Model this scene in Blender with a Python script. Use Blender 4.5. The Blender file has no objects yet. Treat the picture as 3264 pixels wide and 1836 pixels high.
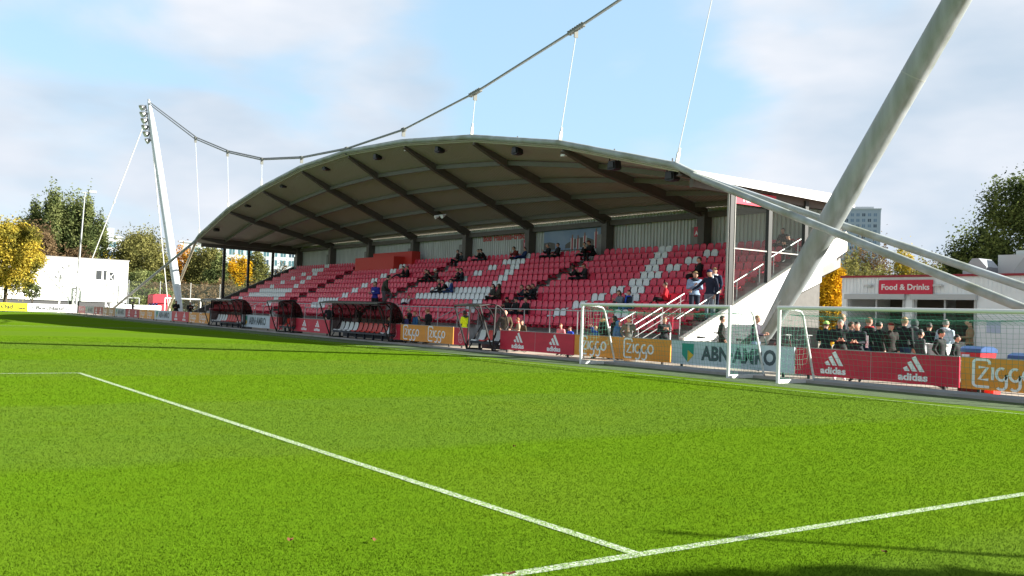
import bpy, math, random
import numpy as np
from mathutils import Vector, Matrix
random.seed(7); rng = np.random.default_rng(7)
C = bpy.context.scene.collection
R = math.radians
# ------------------------------------------------------------ camera, world, sun, exposure
YAW, PITCH, ROLL, CAMH, FPX = 0.954755, 0.028296, 0.035081, 1.494, 3050.295
def cam_axes():
    f = np.array([-math.sin(YAW), math.cos(YAW), 0]); r = np.array([math.cos(YAW), math.sin(YAW), 0]); u = np.array([0, 0, 1.])
    f2 = f*math.cos(PITCH)+u*math.sin(PITCH); u2 = -f*math.sin(PITCH)+u*math.cos(PITCH)
    return r*math.cos(ROLL)+u2*math.sin(ROLL), -r*math.sin(ROLL)+u2*math.cos(ROLL), f2
AR, AU, AF = cam_axes()
cd = bpy.data.cameras.new('camera'); cam = bpy.data.objects.new('camera', cd); C.objects.link(cam)
cam.matrix_world = Matrix(((AR[0], AU[0], -AF[0], 0), (AR[1], AU[1], -AF[1], 0), (AR[2], AU[2], -AF[2], CAMH), (0, 0, 0, 1)))
cd.sensor_width = 36; cd.lens = 36*FPX/3264; cd.clip_start = .1; cd.clip_end = 5000
bpy.context.scene.camera = cam
def ray(px, py):
    return AF+AR*(px-1632)/FPX-AU*(py-918)/FPX
def at(px, py, X=None, Y=None, Z=None, D=None):
    """world point seen at a pixel of the 3264 wide photograph, on a given plane or at a horizontal distance"""
    d = ray(px, py)
    if X is not None: t = X/d[0]
    elif Y is not None: t = Y/d[1]
    elif Z is not None: t = (Z-CAMH)/d[2]
    else: t = D/math.hypot(d[0], d[1])
    return np.array([0, 0, CAMH])+d*t

SUN_AZ, SUN_EL = R(44), R(26)      # azimuth from +Y towards +X
w = bpy.data.worlds.new('World'); bpy.context.scene.world = w; w.use_nodes = True
nt = w.node_tree; nt.nodes.clear()
def wn(t, **k):
    n = nt.nodes.new(t)
    for a, b in k.items(): setattr(n, a, b)
    return n
out = wn('ShaderNodeOutputWorld'); bg = wn('ShaderNodeBackground'); bg.inputs[1].default_value = .085
sky = wn('ShaderNodeTexSky', sky_type='NISHITA', sun_disc=False, sun_elevation=SUN_EL, sun_rotation=SUN_AZ, air_density=1.0, dust_density=1.2, ozone_density=2.0)
tc = wn('ShaderNodeTexCoord')
mp = wn('ShaderNodeMapping'); mp.inputs['Scale'].default_value = (1, 1, 2.6)
nz = wn('ShaderNodeTexNoise'); nz.inputs['Scale'].default_value = 4.2; nz.inputs['Detail'].default_value = 6; nz.inputs['Roughness'].default_value = .45; nz.inputs['Distortion'].default_value = .3
nt.links.new(tc.outputs['Generated'], mp.inputs[0]); nt.links.new(mp.outputs[0], nz.inputs['Vector'])
def math_node(op, a, b=None, clamp=False):
    n = wn('ShaderNodeMath', operation=op, use_clamp=clamp)
    for i, v in enumerate((a, b)):
        if v is None: continue
        if isinstance(v, (int, float)): n.inputs[i].default_value = v
        else: nt.links.new(v, n.inputs[i])
    return n.outputs[0]
acc = math_node('MULTIPLY', math_node('SUBTRACT', nz.outputs['Fac'], .5)  , 4.0)
# clear patches between the clouds, each a soft lobe round a direction of the sky
for (px, py, k, amp) in ((1900, 90, 40, 1.0), (2250, 150, 60, .5), (1560, 330, 110, .75), (1950, 330, 90, .3), (1500, 60, 160, .4), (330, 30, 160, .7), (330, 480, 160, .35), (60, 330, 200, .4), (640, 230, 130, .12), (2800, 60, 260, .5), (3000, 480, 90, .22), (900, 480, 120, .18), (2480, 420, 300, -.35), (2700, 560, 150, -.3), (3100, 150, 60, -.8), (2700, 330, 110, -.4), (1300, 150, 90, -.45), (700, 260, 80, -.1), (1350, 400, 300, -.5), (150, 150, 120, -.35), (2050, 250, 500, -.4), (1900, 300, 300, -.25)):
    d = ray(px, py); d = d/np.linalg.norm(d)
    dn = wn('ShaderNodeVectorMath', operation='DOT_PRODUCT'); nt.links.new(tc.outputs['Generated'], dn.inputs[0]); dn.inputs[1].default_value = d
    e = math_node('EXPONENT', math_node('MULTIPLY', math_node('SUBTRACT', dn.outputs['Value'], 1), k*2.2))
    acc = math_node('ADD', acc, math_node('MULTIPLY', e, amp))
blue = wn('ShaderNodeMapRange', interpolation_type='SMOOTHSTEP'); nt.links.new(acc, blue.inputs[0])
blue.inputs['From Min'].default_value = -.15; blue.inputs['From Max'].default_value = 1.0
cl = wn('ShaderNodeMapRange'); nz2 = wn('ShaderNodeTexNoise'); nz2.inputs['Scale'].default_value = 5; nz2.inputs['Detail'].default_value = 4
nt.links.new(mp.outputs[0], nz2.inputs['Vector']); nt.links.new(nz2.outputs['Fac'], cl.inputs[0])
cl.inputs['From Min'].default_value = .3; cl.inputs['From Max'].default_value = .7
cm = wn('ShaderNodeMix', data_type='RGBA'); nt.links.new(cl.outputs[0], cm.inputs[0])
cm.inputs[6].default_value = (2.15, 2.6, 3.1, 1); cm.inputs[7].default_value = (3.35, 3.45, 3.7, 1)
sk = wn('ShaderNodeMix', data_type='RGBA'); sk.inputs[0].default_value = .7
nt.links.new(sky.outputs[0], sk.inputs[6]); sk.inputs[7].default_value = (1.95, 2.95, 3.7, 1)
mx = wn('ShaderNodeMix', data_type='RGBA'); nt.links.new(blue.outputs[0], mx.inputs[0]); nt.links.new(cm.outputs[2], mx.inputs[6]); nt.links.new(sk.outputs[2], mx.inputs[7])
# the sky is brightest low down and deeper overhead
sz = wn('ShaderNodeSeparateXYZ'); nt.links.new(tc.outputs['Generated'], sz.inputs[0])
dz = wn('ShaderNodeMapRange', interpolation_type='SMOOTHSTEP'); nt.links.new(sz.outputs[2], dz.inputs[0])
for i_, v_ in ((1, .30), (2, .70), (3, 1.0), (4, .55)): dz.inputs[i_].default_value = v_
vm = wn('ShaderNodeVectorMath', operation='SCALE'); nt.links.new(mx.outputs[2], vm.inputs[0]); nt.links.new(dz.outputs[0], vm.inputs['Scale'])
nt.links.new(vm.outputs[0], bg.inputs[0]); nt.links.new(bg.outputs[0], out.inputs[0])
sd = bpy.data.lights.new('sun', 'SUN'); sd.energy = 5.0; sd.angle = R(.5); sd.color = (1, .95, .86)
so = bpy.data.objects.new('sun', sd); C.objects.link(so)
SUN = Vector((math.sin(SUN_AZ)*math.cos(SUN_EL), math.cos(SUN_AZ)*math.cos(SUN_EL), math.sin(SUN_EL)))
so.rotation_euler = SUN.to_track_quat('Z', 'Y').to_euler(); so.location = SUN*100
vs = bpy.context.scene.view_settings; vs.view_transform = 'Standard'; vs.look = 'None'; vs.exposure = 1.7; vs.gamma = 1
bpy.context.scene.cycles.max_bounces = 6; bpy.context.scene.cycles.transparent_max_bounces = 24

# ------------------------------------------------------------ materials
def lin(c):
    return tuple((v/12.92 if v <= .04045 else ((v+.055)/1.055)**2.4) for v in c)
def hexc(h): return lin(tuple(int(h[i:i+2], 16)/255 for i in (0, 2, 4)))
MATS = {}
def mat(name, col, rough=.6, metal=0, noise=0, nscale=4, bump=0, bscale=40, spec=.4, dirt=None, coord='Object', emit=None, stretch=None):
    if name in MATS: return MATS[name]
    m = bpy.data.materials.new(name); m.use_nodes = True; MATS[name] = m
    t = m.node_tree; b = t.nodes['Principled BSDF']
    b.inputs['Base Color'].default_value = (*col, 1); b.inputs['Roughness'].default_value = rough; b.inputs['Metallic'].default_value = metal
    b.inputs['Specular IOR Level'].default_value = spec
    tcn = t.nodes.new('ShaderNodeTexCoord')
    if noise or dirt:
        n = t.nodes.new('ShaderNodeTexNoise'); n.inputs['Scale'].default_value = nscale; n.inputs['Detail'].default_value = 6
        if stretch:
            mpn = t.nodes.new('ShaderNodeMapping'); mpn.inputs['Scale'].default_value = stretch; t.links.new(tcn.outputs[coord], mpn.inputs[0]); t.links.new(mpn.outputs[0], n.inputs['Vector'])
        else: t.links.new(tcn.outputs[coord], n.inputs['Vector'])
        mr = t.nodes.new('ShaderNodeMapRange'); t.links.new(n.outputs['Fac'], mr.inputs[0]); mr.inputs[1].default_value = .35; mr.inputs[2].default_value = .7
        mixn = t.nodes.new('ShaderNodeMix'); mixn.data_type = 'RGBA'; t.links.new(mr.outputs[0], mixn.inputs[0])
        mixn.inputs[6].default_value = (*col, 1); d = dirt or tuple(v*(1-noise) for v in col); mixn.inputs[7].default_value = (*d, 1)
        t.links.new(mixn.outputs[2], b.inputs['Base Color'])
    if bump:
        n2 = t.nodes.new('ShaderNodeTexNoise'); n2.inputs['Scale'].default_value = bscale; n2.inputs['Detail'].default_value = 4
        t.links.new(tcn.outputs[coord], n2.inputs['Vector'])
        bn = t.nodes.new('ShaderNodeBump'); bn.inputs['Strength'].default_value = bump; bn.inputs['Distance'].default_value = .02
        t.links.new(n2.outputs['Fac'], bn.inputs['Height']); t.links.new(bn.outputs[0], b.inputs['Normal'])
    if emit:
        b.inputs['Emission Color'].default_value = (*col, 1); b.inputs['Emission Strength'].default_value = emit
    return m
def glass(name, col, alpha, rough=.05):
    if name in MATS: return MATS[name]
    m = bpy.data.materials.new(name); m.use_nodes = True; MATS[name] = m; t = m.node_tree; t.nodes.clear()
    o = t.nodes.new('ShaderNodeOutputMaterial'); tr = t.nodes.new('ShaderNodeBsdfTransparent'); tr.inputs[0].default_value = (*col, 1)
    gl = t.nodes.new('ShaderNodeBsdfPrincipled'); gl.inputs['Base Color'].default_value = (*[c*.3 for c in col], 1); gl.inputs['Roughness'].default_value = rough
    mxn = t.nodes.new('ShaderNodeMixShader'); mxn.inputs[0].default_value = alpha
    t.links.new(tr.outputs[0], mxn.inputs[1]); t.links.new(gl.outputs[0], mxn.inputs[2]); t.links.new(mxn.outputs[0], o.inputs[0]); return m
WHITE = mat('white_paint', (.78, .79, .78), .45, noise=.12, nscale=1.5)
GALV = mat('galvanised_steel', (.42, .44, .44), .45, .5, noise=.2, nscale=8)
DARKS = mat('dark_steel', (.016, .014, .014), .6)
BEAM = mat('brown_steel', (.11, .095, .08), .55, noise=.15)
BLACK = mat('black_plastic', (.015, .015, .017), .45)
REDB = mat('red_board', hexc('cb2542'), .45, noise=.22, nscale=1.1, stretch=(1, 1, 2.5))
ORANGE = mat('orange_board', hexc('e69836'), .45, noise=.2, nscale=1.1, stretch=(1, 1, 2.5))
LBLUE = mat('pale_board', hexc('c0ced8'), .45, noise=.18, nscale=1.2, stretch=(1, 1, 2.5))
PAINTW = mat('white_print', (.82, .84, .85), .5)
CONC = mat('concrete', (.33, .32, .30), .85, noise=.3, nscale=1.3, bump=.3)
CORR = mat('corrugated_steel', (.60, .62, .60), .5, noise=.2, nscale=1.2, stretch=(2, 2, .3))
SEATR = mat('red_plastic', hexc('d53b56'), .42, noise=.08, nscale=3, coord='Generated')
SEATW = mat('white_plastic', (.68, .72, .72), .42)
TUBEG = mat('weathered_tube', (.36, .405, .43), .42, noise=.3, nscale=1.3, dirt=(.20, .22, .17), bump=.05)
MASTM = mat('mast_paint_shaded', (.33, .365, .375), .4, noise=.3, nscale=1.2, stretch=(2.2, 2.2, .16), dirt=(.19, .215, .19), bump=.04)  # darker copy of the mast paint, near mast's shaded side put into colour

# ------------------------------------------------------------ mesh builder
class MB:
    def __init__(s): s.v = []; s.f = []; s.m = []; s.cur = 0
    def add(s, vs, fs):
        o = len(s.v); s.v += [tuple(map(float, v)) for v in vs]; s.f += [tuple(i+o for i in f) for f in fs]; s.m += [s.cur]*len(fs)
    def box(s, x0, x1, y0, y1, z0, z1):
        s.add([(x0, y0, z0), (x1, y0, z0), (x1, y1, z0), (x0, y1, z0), (x0, y0, z1), (x1, y0, z1), (x1, y1, z1), (x0, y1, z1)],
              [(0, 3, 2, 1), (4, 5, 6, 7), (0, 1, 5, 4), (1, 2, 6, 5), (2, 3, 7, 6), (3, 0, 4, 7)])
    def quad(s, a, b, c, d): s.add([a, b, c, d], [(0, 1, 2, 3)])
    def bar(s, p0, p1, wx, wy, up=(0, 0, 1)):
        p0 = Vector(p0); p1 = Vector(p1); d = (p1-p0).normalized(); u = Vector(up)
        if abs(d.dot(u)) > .99: u = Vector((0, 1, 0))
        a = d.cross(u).normalized(); b = a.cross(d).normalized()
        vs = [q+a*sx*wx/2+b*sy*wy/2 for q in (p0, p1) for sx, sy in ((-1, -1), (1, -1), (1, 1), (-1, 1))]
        s.add(vs, [(0, 3, 2, 1), (4, 5, 6, 7), (0, 1, 5, 4), (1, 2, 6, 5), (2, 3, 7, 6), (3, 0, 4, 7)])
    def tube(s, pts, r, n=8, cap=True, sy=1):
        pts = [Vector(p) for p in pts]; rs = r if isinstance(r, (list, tuple)) else [r]*len(pts)
        o = len(s.v); up = None
        for i, p in enumerate(pts):
            d = (pts[min(i+1, len(pts)-1)]-pts[max(i-1, 0)]).normalized()
            if up is None:
                up = Vector((0, 0, 1)) if abs(d.z) < .9 else Vector((0, 1, 0))
            a = d.cross(up).normalized(); b = a.cross(d).normalized(); up = b
            for k in range(n):
                t = 2*math.pi*k/n; q = p+a*math.cos(t)*rs[i]+b*math.sin(t)*rs[i]*sy; s.v.append(tuple(q))
        for i in range(len(pts)-1):
            for k in range(n):
                k2 = (k+1) % n; s.f.append((o+i*n+k, o+i*n+k2, o+(i+1)*n+k2, o+(i+1)*n+k)); s.m.append(s.cur)
        if cap:
            s.f.append(tuple(o+k for k in reversed(range(n)))); s.m.append(s.cur)
            e = o+(len(pts)-1)*n; s.f.append(tuple(e+k for k in range(n))); s.m.append(s.cur)
    def prism(s, poly, axis, a0, a1):
        """closed polygon (2D) extruded along axis 'x','y' or 'z'"""
        n = len(poly)
        def P(p, a): return {'x': (a, p[0], p[1]), 'y': (p[0], a, p[1]), 'z': (p[0], p[1], a)}[axis]
        s.add([P(p, a0) for p in poly]+[P(p, a1) for p in poly], [tuple(range(n)), tuple(reversed(range(n, 2*n)))]+[(i, i+n, (i+1) % n+n, (i+1) % n) for i in range(n)])
    def ball(s, c, rx, ry, rz, n=10, m=7, zmin=-1, fn=None):
        o = len(s.v)
        for j in range(m+1):
            t = math.pi*j/m
            for k in range(n):
                a = 2*math.pi*k/n; x, y, z = math.sin(t)*math.cos(a), math.sin(t)*math.sin(a), max(math.cos(t), zmin)
                v = (c[0]+x*rx, c[1]+y*ry, c[2]+z*rz); s.v.append(fn(v) if fn else v)
        for j in range(m):
            for k in range(n):
                k2 = (k+1) % n; s.f.append((o+j*n+k, o+(j+1)*n+k, o+(j+1)*n+k2, o+j*n+k2)); s.m.append(s.cur)
    def mesh(s, name, mats, smooth=False):
        me = bpy.data.meshes.new(name); me.from_pydata(s.v, [], s.f)
        for m in (mats if isinstance(mats, (list, tuple)) else [mats]): me.materials.append(m)
        if len(me.materials) > 1: me.polygons.foreach_set('material_index', s.m)
        if smooth: me.polygons.foreach_set('use_smooth', [True]*len(me.polygons))
        me.update(); return me
    def build(s, name, mats, parent=None, smooth=False, loc=None, rot=None):
        o = bpy.data.objects.new(name, s.mesh(name, mats, smooth)); C.objects.link(o)
        if parent is not None: o.parent = parent
        if loc is not None: o.location = loc
        if rot is not None: o.rotation_euler = rot
        if smooth:
            try:
                o.data.set_sharp_from_angle(angle=R(40))
            except Exception: pass
        return o
def tag(o, label, cat, group=None):
    o['label'] = label; o['category'] = cat
    if group: o['group'] = group
    return o
def thing(name, loc, label, cat, group=None, rz=0):
    o = bpy.data.objects.new(name, None); C.objects.link(o); o.location = loc; o.rotation_euler = (0, 0, rz); o.empty_display_size = .2
    return tag(o, label, cat, group)
def setting(o, kind='structure'): o['kind'] = kind; return o
def copy_tree(o, parent=None):
    c = o.copy(); C.objects.link(c)
    if parent: c.parent = parent
    for ch in o.children: copy_tree(ch, c)
    return c
FONTC = {}
def text_geo(txt, size, bold=0, spacing=1.0):
    k = (txt, size, bold, spacing)
    if k in FONTC: return FONTC[k]
    cu = bpy.data.curves.new('t', 'FONT'); cu.body = txt; cu.size = size; cu.offset = bold; cu.space_character = spacing; cu.resolution_u = 3
    ob = bpy.data.objects.new('t', cu); C.objects.link(ob); bpy.context.view_layer.update()
    me = ob.to_mesh(); v = [tuple(x.co) for x in me.vertices]; f = [tuple(p.vertices) for p in me.polygons]; ob.to_mesh_clear()
    bpy.data.objects.remove(ob); bpy.data.curves.remove(cu)
    FONTC[k] = (v, f); return v, f
def put_text(mb, txt, size, fn, cx=None, x0=0, y0=0, bold=0, spacing=1, sx=1, width=None):
    """flat letters mapped by fn(u, v) -> 3D; u to the right, v up"""
    v, f = text_geo(txt, size, bold, spacing)
    if not v: return
    xs = [p[0] for p in v]; a, b = min(xs), max(xs)
    if width: sx = width/(b-a)
    off = x0-a*sx if cx is None else cx-(a+b)/2*sx
    mb.add([fn(p[0]*sx+off, p[1]+y0) for p in v], f)
# ------------------------------------------------------------ ground and pitch
LINES = []   # (x0, x1, y0, y1) painted rectangles on the pitch
LW = .095; SKEW = .075
LINES += [(-4.5-LW/2, -4.5+LW/2, -40, 17.93), (-21.0, -4.5, 4.165-LW/2, 4.165+LW/2), (-21.0-LW, -21.0, -36, 4.21), (-109.5, -4.5, 17.93-.045, 17.93),
          (-57.06, -56.94, -40, 17.93), (-109.5, -109.4, -40, 17.93), (-93, -92.9, -36, 4.23), (-109.5, -93, 4.12, 4.23),
          (-50.3, -41.5, 19.4, 19.46), (-50.3, -50.24, 18.4, 19.46), (-66, -59, 19.4, 19.46)]
def grass_nodes(t, b, blades=False):
    N = t.nodes; L = t.links
    g = N.new('ShaderNodeNewGeometry'); sp = N.new('ShaderNodeSeparateXYZ'); L.new(g.outputs['Position'], sp.inputs[0])
    def M(op, a, c=None):
        n = N.new('ShaderNodeMath'); n.operation = op
        for i, v in enumerate((a, c)):
            if v is None: continue
            if isinstance(v, (int, float)): n.inputs[i].default_value = v
            else: L.new(v, n.inputs[i])
        return n.outputs[0]
    # mown stripes across the pitch, 5.5 m wide
    wob = N.new('ShaderNodeTexNoise'); wob.inputs['Scale'].default_value = .6; L.new(g.outputs['Position'], wob.inputs['Vector'])
    x = M('ADD', sp.outputs[0], M('MULTIPLY', M('SUBTRACT', wob.outputs['Fac'], .5), .5))
    s = M('SINE', M('MULTIPLY', M('ADD', x, 9.2), math.pi/5.5))
    st = N.new('ShaderNodeMapRange'); L.new(s, st.inputs[0]); st.inputs[1].default_value = -.12; st.inputs[2].default_value = .12
    c1 = N.new('ShaderNodeMix'); c1.data_type = 'RGBA'; L.new(st.outputs[0], c1.inputs[0])
    c1.inputs[6].default_value = (.088, .158, .014, 1); c1.inputs[7].default_value = (.086, .168, .007, 1)
    if blades:
        c1.inputs[6].default_value = (.096, .186, .017, 1); c1.inputs[7].default_value = (.095, .198, .008, 1)
    out_c = c1.outputs[2]
    for sc, amt, col, lo, hi in ((.35, .4, (.12, .18, .016, 1), .5, .75), (14, .22, (.075, .135, .010, 1), .48, .72), (60, .2, (.14, .22, .018, 1), .55, .75), (5, .25, (.075, .135, .004, 1), .45, .7), (1.1, .25, (.085, .15, .004, 1), .5, .7)):
        n = N.new('ShaderNodeTexNoise'); n.inputs['Scale'].default_value = sc; n.inputs['Detail'].default_value = 5; L.new(g.outputs['Position'], n.inputs['Vector'])
        mr = N.new('ShaderNodeMapRange'); L.new(n.outputs['Fac'], mr.inputs[0]); mr.inputs[1].default_value = lo; mr.inputs[2].default_value = hi; mr.inputs[4].default_value = amt
        mm = N.new('ShaderNodeMix'); mm.data_type = 'RGBA'; L.new(mr.outputs[0], mm.inputs[0]); L.new(out_c, mm.inputs[6]); mm.inputs[7].default_value = col; out_c = mm.outputs[2]
    if blades:
        acc = None
        for li, (x0, x1, y0, y1) in enumerate(LINES[:4]):
            if li == 1:
                yy = M('SUBTRACT', sp.outputs[1], M('MULTIPLY', M('ADD', sp.outputs[0], 21.0), SKEW/16.5))
                e = M('MULTIPLY', M('MULTIPLY', M('GREATER_THAN', sp.outputs[0], x0), M('LESS_THAN', sp.outputs[0], x1)), M('MULTIPLY', M('GREATER_THAN', yy, y0), M('LESS_THAN', yy, y1))); acc = M('MAXIMUM', acc, e); continue
            e = M('MULTIPLY', M('MULTIPLY', M('GREATER_THAN', sp.outputs[0], x0), M('LESS_THAN', sp.outputs[0], x1)), M('MULTIPLY', M('GREATER_THAN', sp.outputs[1], y0), M('LESS_THAN', sp.outputs[1], y1)))
            acc = e if acc is None else M('MAXIMUM', acc, e)
        n = N.new('ShaderNodeTexNoise'); n.inputs['Scale'].default_value = 90; L.new(g.outputs['Position'], n.inputs['Vector'])
        acc = M('MULTIPLY', acc, M('GREATER_THAN', n.outputs['Fac'], .53))
        mm = N.new('ShaderNodeMix'); mm.data_type = 'RGBA'; L.new(acc, mm.inputs[0]); L.new(out_c, mm.inputs[6]); mm.inputs[7].default_value = (.40, .46, .37, 1); out_c = mm.outputs[2]
    return out_c, g
m = bpy.data.materials.new('pitch_grass'); m.use_nodes = True; t = m.node_tree; b = t.nodes['Principled BSDF']
oc, g = grass_nodes(t, b); t.links.new(oc, b.inputs['Base Color']); b.inputs['Roughness'].default_value = 1; b.inputs['Specular IOR Level'].default_value = 0
n2 = t.nodes.new('ShaderNodeTexNoise'); n2.inputs['Scale'].default_value = 110; n2.inputs['Detail'].default_value = 5; t.links.new(g.outputs['Position'], n2.inputs['Vector'])
bn = t.nodes.new('ShaderNodeBump'); bn.inputs['Strength'].default_value = .3; bn.inputs['Distance'].default_value = .02; t.links.new(n2.outputs['Fac'], bn.inputs['Height']); t.links.new(bn.outputs[0], b.inputs['Normal'])
GRASS = m
m = bpy.data.materials.new('grass_blade'); m.use_nodes = True; t = m.node_tree; t.nodes.clear()
oc, g = grass_nodes(t, None, True)
o_ = t.nodes.new('ShaderNodeOutputMaterial'); df = t.nodes.new('ShaderNodeBsdfDiffuse'); tl = t.nodes.new('ShaderNodeBsdfTranslucent'); mxs = t.nodes.new('ShaderNodeMixShader'); mxs.inputs[0].default_value = .2
upv = t.nodes.new('ShaderNodeVectorMath'); upv.operation = 'MULTIPLY_ADD'; t.links.new(g.outputs['Normal'], upv.inputs[0]); upv.inputs[1].default_value = (.35, .35, .35); upv.inputs[2].default_value = (0, 0, .8)
unv = t.nodes.new('ShaderNodeVectorMath'); unv.operation = 'NORMALIZE'; t.links.new(upv.outputs[0], unv.inputs[0]); t.links.new(unv.outputs[0], df.inputs['Normal'])
t.links.new(oc, df.inputs[0]); t.links.new(oc, tl.inputs[0]); t.links.new(df.outputs[0], mxs.inputs[1]); t.links.new(tl.outputs[0], mxs.inputs[2]); t.links.new(mxs.outputs[0], o_.inputs[0])
BLADE = m
def sheet(name, x0, x1, y0, y1, z, material):
    mb = MB(); mb.quad((x0, y0, z), (x1, y0, z), (x1, y1, z), (x0, y1, z)); return setting(mb.build(name, material))
FAR = mat('far_ground', (.10, .13, .05), .95, noise=.4, nscale=.05)
TURF = mat('dark_turf', (.062, .105, .035), .95, noise=.3, nscale=2, bump=.3)
PAVE = mat('paving', (.36, .32, .26), .9, noise=.25, nscale=1.2, bump=.3, bscale=12)
sheet('ground', -2500, 2500, -2500, 2500, -.05, FAR)
sheet('pitch', -112, 30, -60, 18.6, 0, GRASS)
sheet('turf_surround', -112, 30, 18.6, 20.8, .004, TURF)
mb = MB(); mb.box(-113.2, 30, 20.8, 80, -.2, .055); setting(mb.build('pavement', PAVE))
mb = MB(); mb.box(-113.2, 30, 20.68, 20.8, -.1, .075); setting(mb.build('kerb', CONC))
sheet('far_pitch', -190, -113.3, -60, 60, -.03, mat('far_grass', (.10, .17, .03), .95, noise=.2, nscale=.3))
mb = MB()
for i, (x0, x1, y0, y1) in enumerate(LINES):
    z = .004+.0006*i; q = SKEW if i == 1 else 0
    mb.quad((x0, y0, z), (x1, y0+q, z), (x1, y1+q, z), (x0, y1, z))
def line_mat():
    m = bpy.data.materials.new('line_paint'); m.use_nodes = True; t = m.node_tree; b = t.nodes['Principled BSDF']; b.inputs['Roughness'].default_value = .9
    g = t.nodes.new('ShaderNodeNewGeometry'); n = t.nodes.new('ShaderNodeTexNoise'); n.inputs['Scale'].default_value = 45; n.inputs['Detail'].default_value = 4; t.links.new(g.outputs['Position'], n.inputs['Vector'])
    mr = t.nodes.new('ShaderNodeMapRange'); t.links.new(n.outputs['Fac'], mr.inputs[0]); mr.inputs[1].default_value = .44; mr.inputs[2].default_value = .60
    mm = t.nodes.new('ShaderNodeMix'); mm.data_type = 'RGBA'; t.links.new(mr.outputs[0], mm.inputs[0]); mm.inputs[6].default_value = (.16, .27, .05, 1); mm.inputs[7].default_value = (.42, .47, .40, 1); t.links.new(mm.outputs[2], b.inputs['Base Color']); return m
setting(mb.build('pitch_markings', line_mat()))
# individual blades of grass in front of the camera, one mass
bx, by, bh, bw = [], [], [], []
def scatter(n, d0, d1):
    # fewer and broader tufts with distance, so that the mass looks the same all the way out
    r_ = d0*(d1/d0)**rng.uniform(0, 1, n); a = math.atan2(AF[1], AF[0])+rng.uniform(-.60, .60, n)
    bx.append(r_*np.cos(a)); by.append(r_*np.sin(a)); bh.append(rng.uniform(.55, 1.2, n)*(.0130+.00004*r_)); bw.append(np.maximum(.0030, .00042*r_))
scatter(760000, 2.6, 42)
bx, by, bh, bw = map(np.concatenate, (bx, by, bh, bw)); keep = by < 17.8; bx, by, bh, bw = bx[keep], by[keep], bh[keep], bw[keep]
n = len(bx); a = rng.uniform(0, 2*math.pi, n); la = rng.uniform(0, 2*math.pi, n); ll = bh*rng.uniform(.1, .9, n)
V = np.zeros((n, 3, 3), np.float32)
V[:, 0] = np.stack([bx-np.cos(a)*bw, by-np.sin(a)*bw, np.zeros(n)], 1); V[:, 1] = np.stack([bx+np.cos(a)*bw, by+np.sin(a)*bw, np.zeros(n)], 1)
V[:, 2] = np.stack([bx+np.cos(la)*ll, by+np.sin(la)*ll, bh], 1)
me = bpy.data.meshes.new('grass'); me.vertices.add(n*3); me.vertices.foreach_set('co', V.ravel()); me.loops.add(n*3); me.loops.foreach_set('vertex_index', np.arange(n*3, dtype=np.int32))
me.polygons.add(n); me.polygons.foreach_set('loop_start', np.arange(0, n*3, 3, dtype=np.int32)); me.update(calc_edges=True); me.materials.append(BLADE)
o = bpy.data.objects.new('grass', me); C.objects.link(o); tag(o, 'short bright green mown grass blades of the football pitch', 'grass'); setting(o, 'stuff')
# fallen leaves
LEAF = mat('dead_leaf', (.13, .045, .015), .8)
for i, (px, py, lb) in enumerate(((1640, 1421, 'small orange leaf lying in the middle of the bright grass'), (925, 1718, 'brown leaf on the grass low in the left half'), (1190, 1718, 'tiny reddish leaf on the grass right of the brown leaf'), (2818, 1757, 'curled orange leaf behind the goal line at the lower right'), (1622, 1827, 'large brown leaf beside the goal line at the bottom edge'))):
    p = at(px, py, Z=.03); mb = MB(); s_ = .026 if i < 4 else .055
    pts = [(s_*math.cos(k*math.pi/4)*(1 if k % 2 else .65), s_*.7*math.sin(k*math.pi/4)*(1 if k % 2 else .7), .01*math.sin(k*1.9)) for k in range(8)]
    mb.add([(0, 0, .004)]+pts, [(0, k+1, (k+1) % 8+1) for k in range(8)])
    tag(mb.build('fallen_leaf', LEAF, loc=p, rot=(.25, .2, i)), lb, 'leaf', 'fallen leaves on the grass')

# ------------------------------------------------------------ the grandstand
XN = [-27.4-7.65*i for i in range(9)]
ZN = [7.70, 9.58, 10.87, 11.62, 11.93, 11.70, 10.90, 9.74, 7.86]
YF, YBK, ZBK = 27.25, 37.5, 7.5
XR, XL = -26.8, -89.2
def Yb(k): return 36.25-.78*k
def Zt(k): return 4.67-.397*k
ST = thing('grandstand', (0, 0, 0), 'curved roof football grandstand with steep red and white seating along the pitch', 'grandstand')
# stepped concrete terrace
prof = [(37.45, 4.67)]
for k in range(11):
    prof.append((Yb(k)+.12-.78, Zt(k))); prof.append((Yb(k)+.12-.78, Zt(k+1) if k < 10 else .70))
prof[-1] = (26.85, .70); prof += [(26.85, .056), (27.1, .056), (27.1, .3), (37.45, 4.2)]
mb = MB(); mb.prism(prof, 'x', XL+.2, XR-.2); mb.build('terrace', CONC, ST)
WALLC = mat('wall_concrete', (.36, .37, .37), .85, noise=.4, nscale=1.6, dirt=(.20, .21, .19))
mb = MB(); x = XL+.2
while x < XR-1.6:
    mb.box(x+.015, min(x+1.25, XR-1.6), 26.76, 26.846, .056, .74); x += 1.265
mb.build('front_wall', WALLC, ST)
AISLES = [-42.55, -57.5, -72.45, -27.5]
for a in AISLES+[-88.15]:
    mb = MB(); hw = .52 if a not in (-27.5, -88.15) else .42
    for k in range(11):
        yf = Yb(k)+.12-.78; mb.box(a-hw, a+hw, yf-.38, yf-.003, Zt(k)-.396, Zt(k)-.19)
    mb.build('aisle_steps', mat('step_concrete', (.48, .47, .44), .85, noise=.25, nscale=2), ST)
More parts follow.
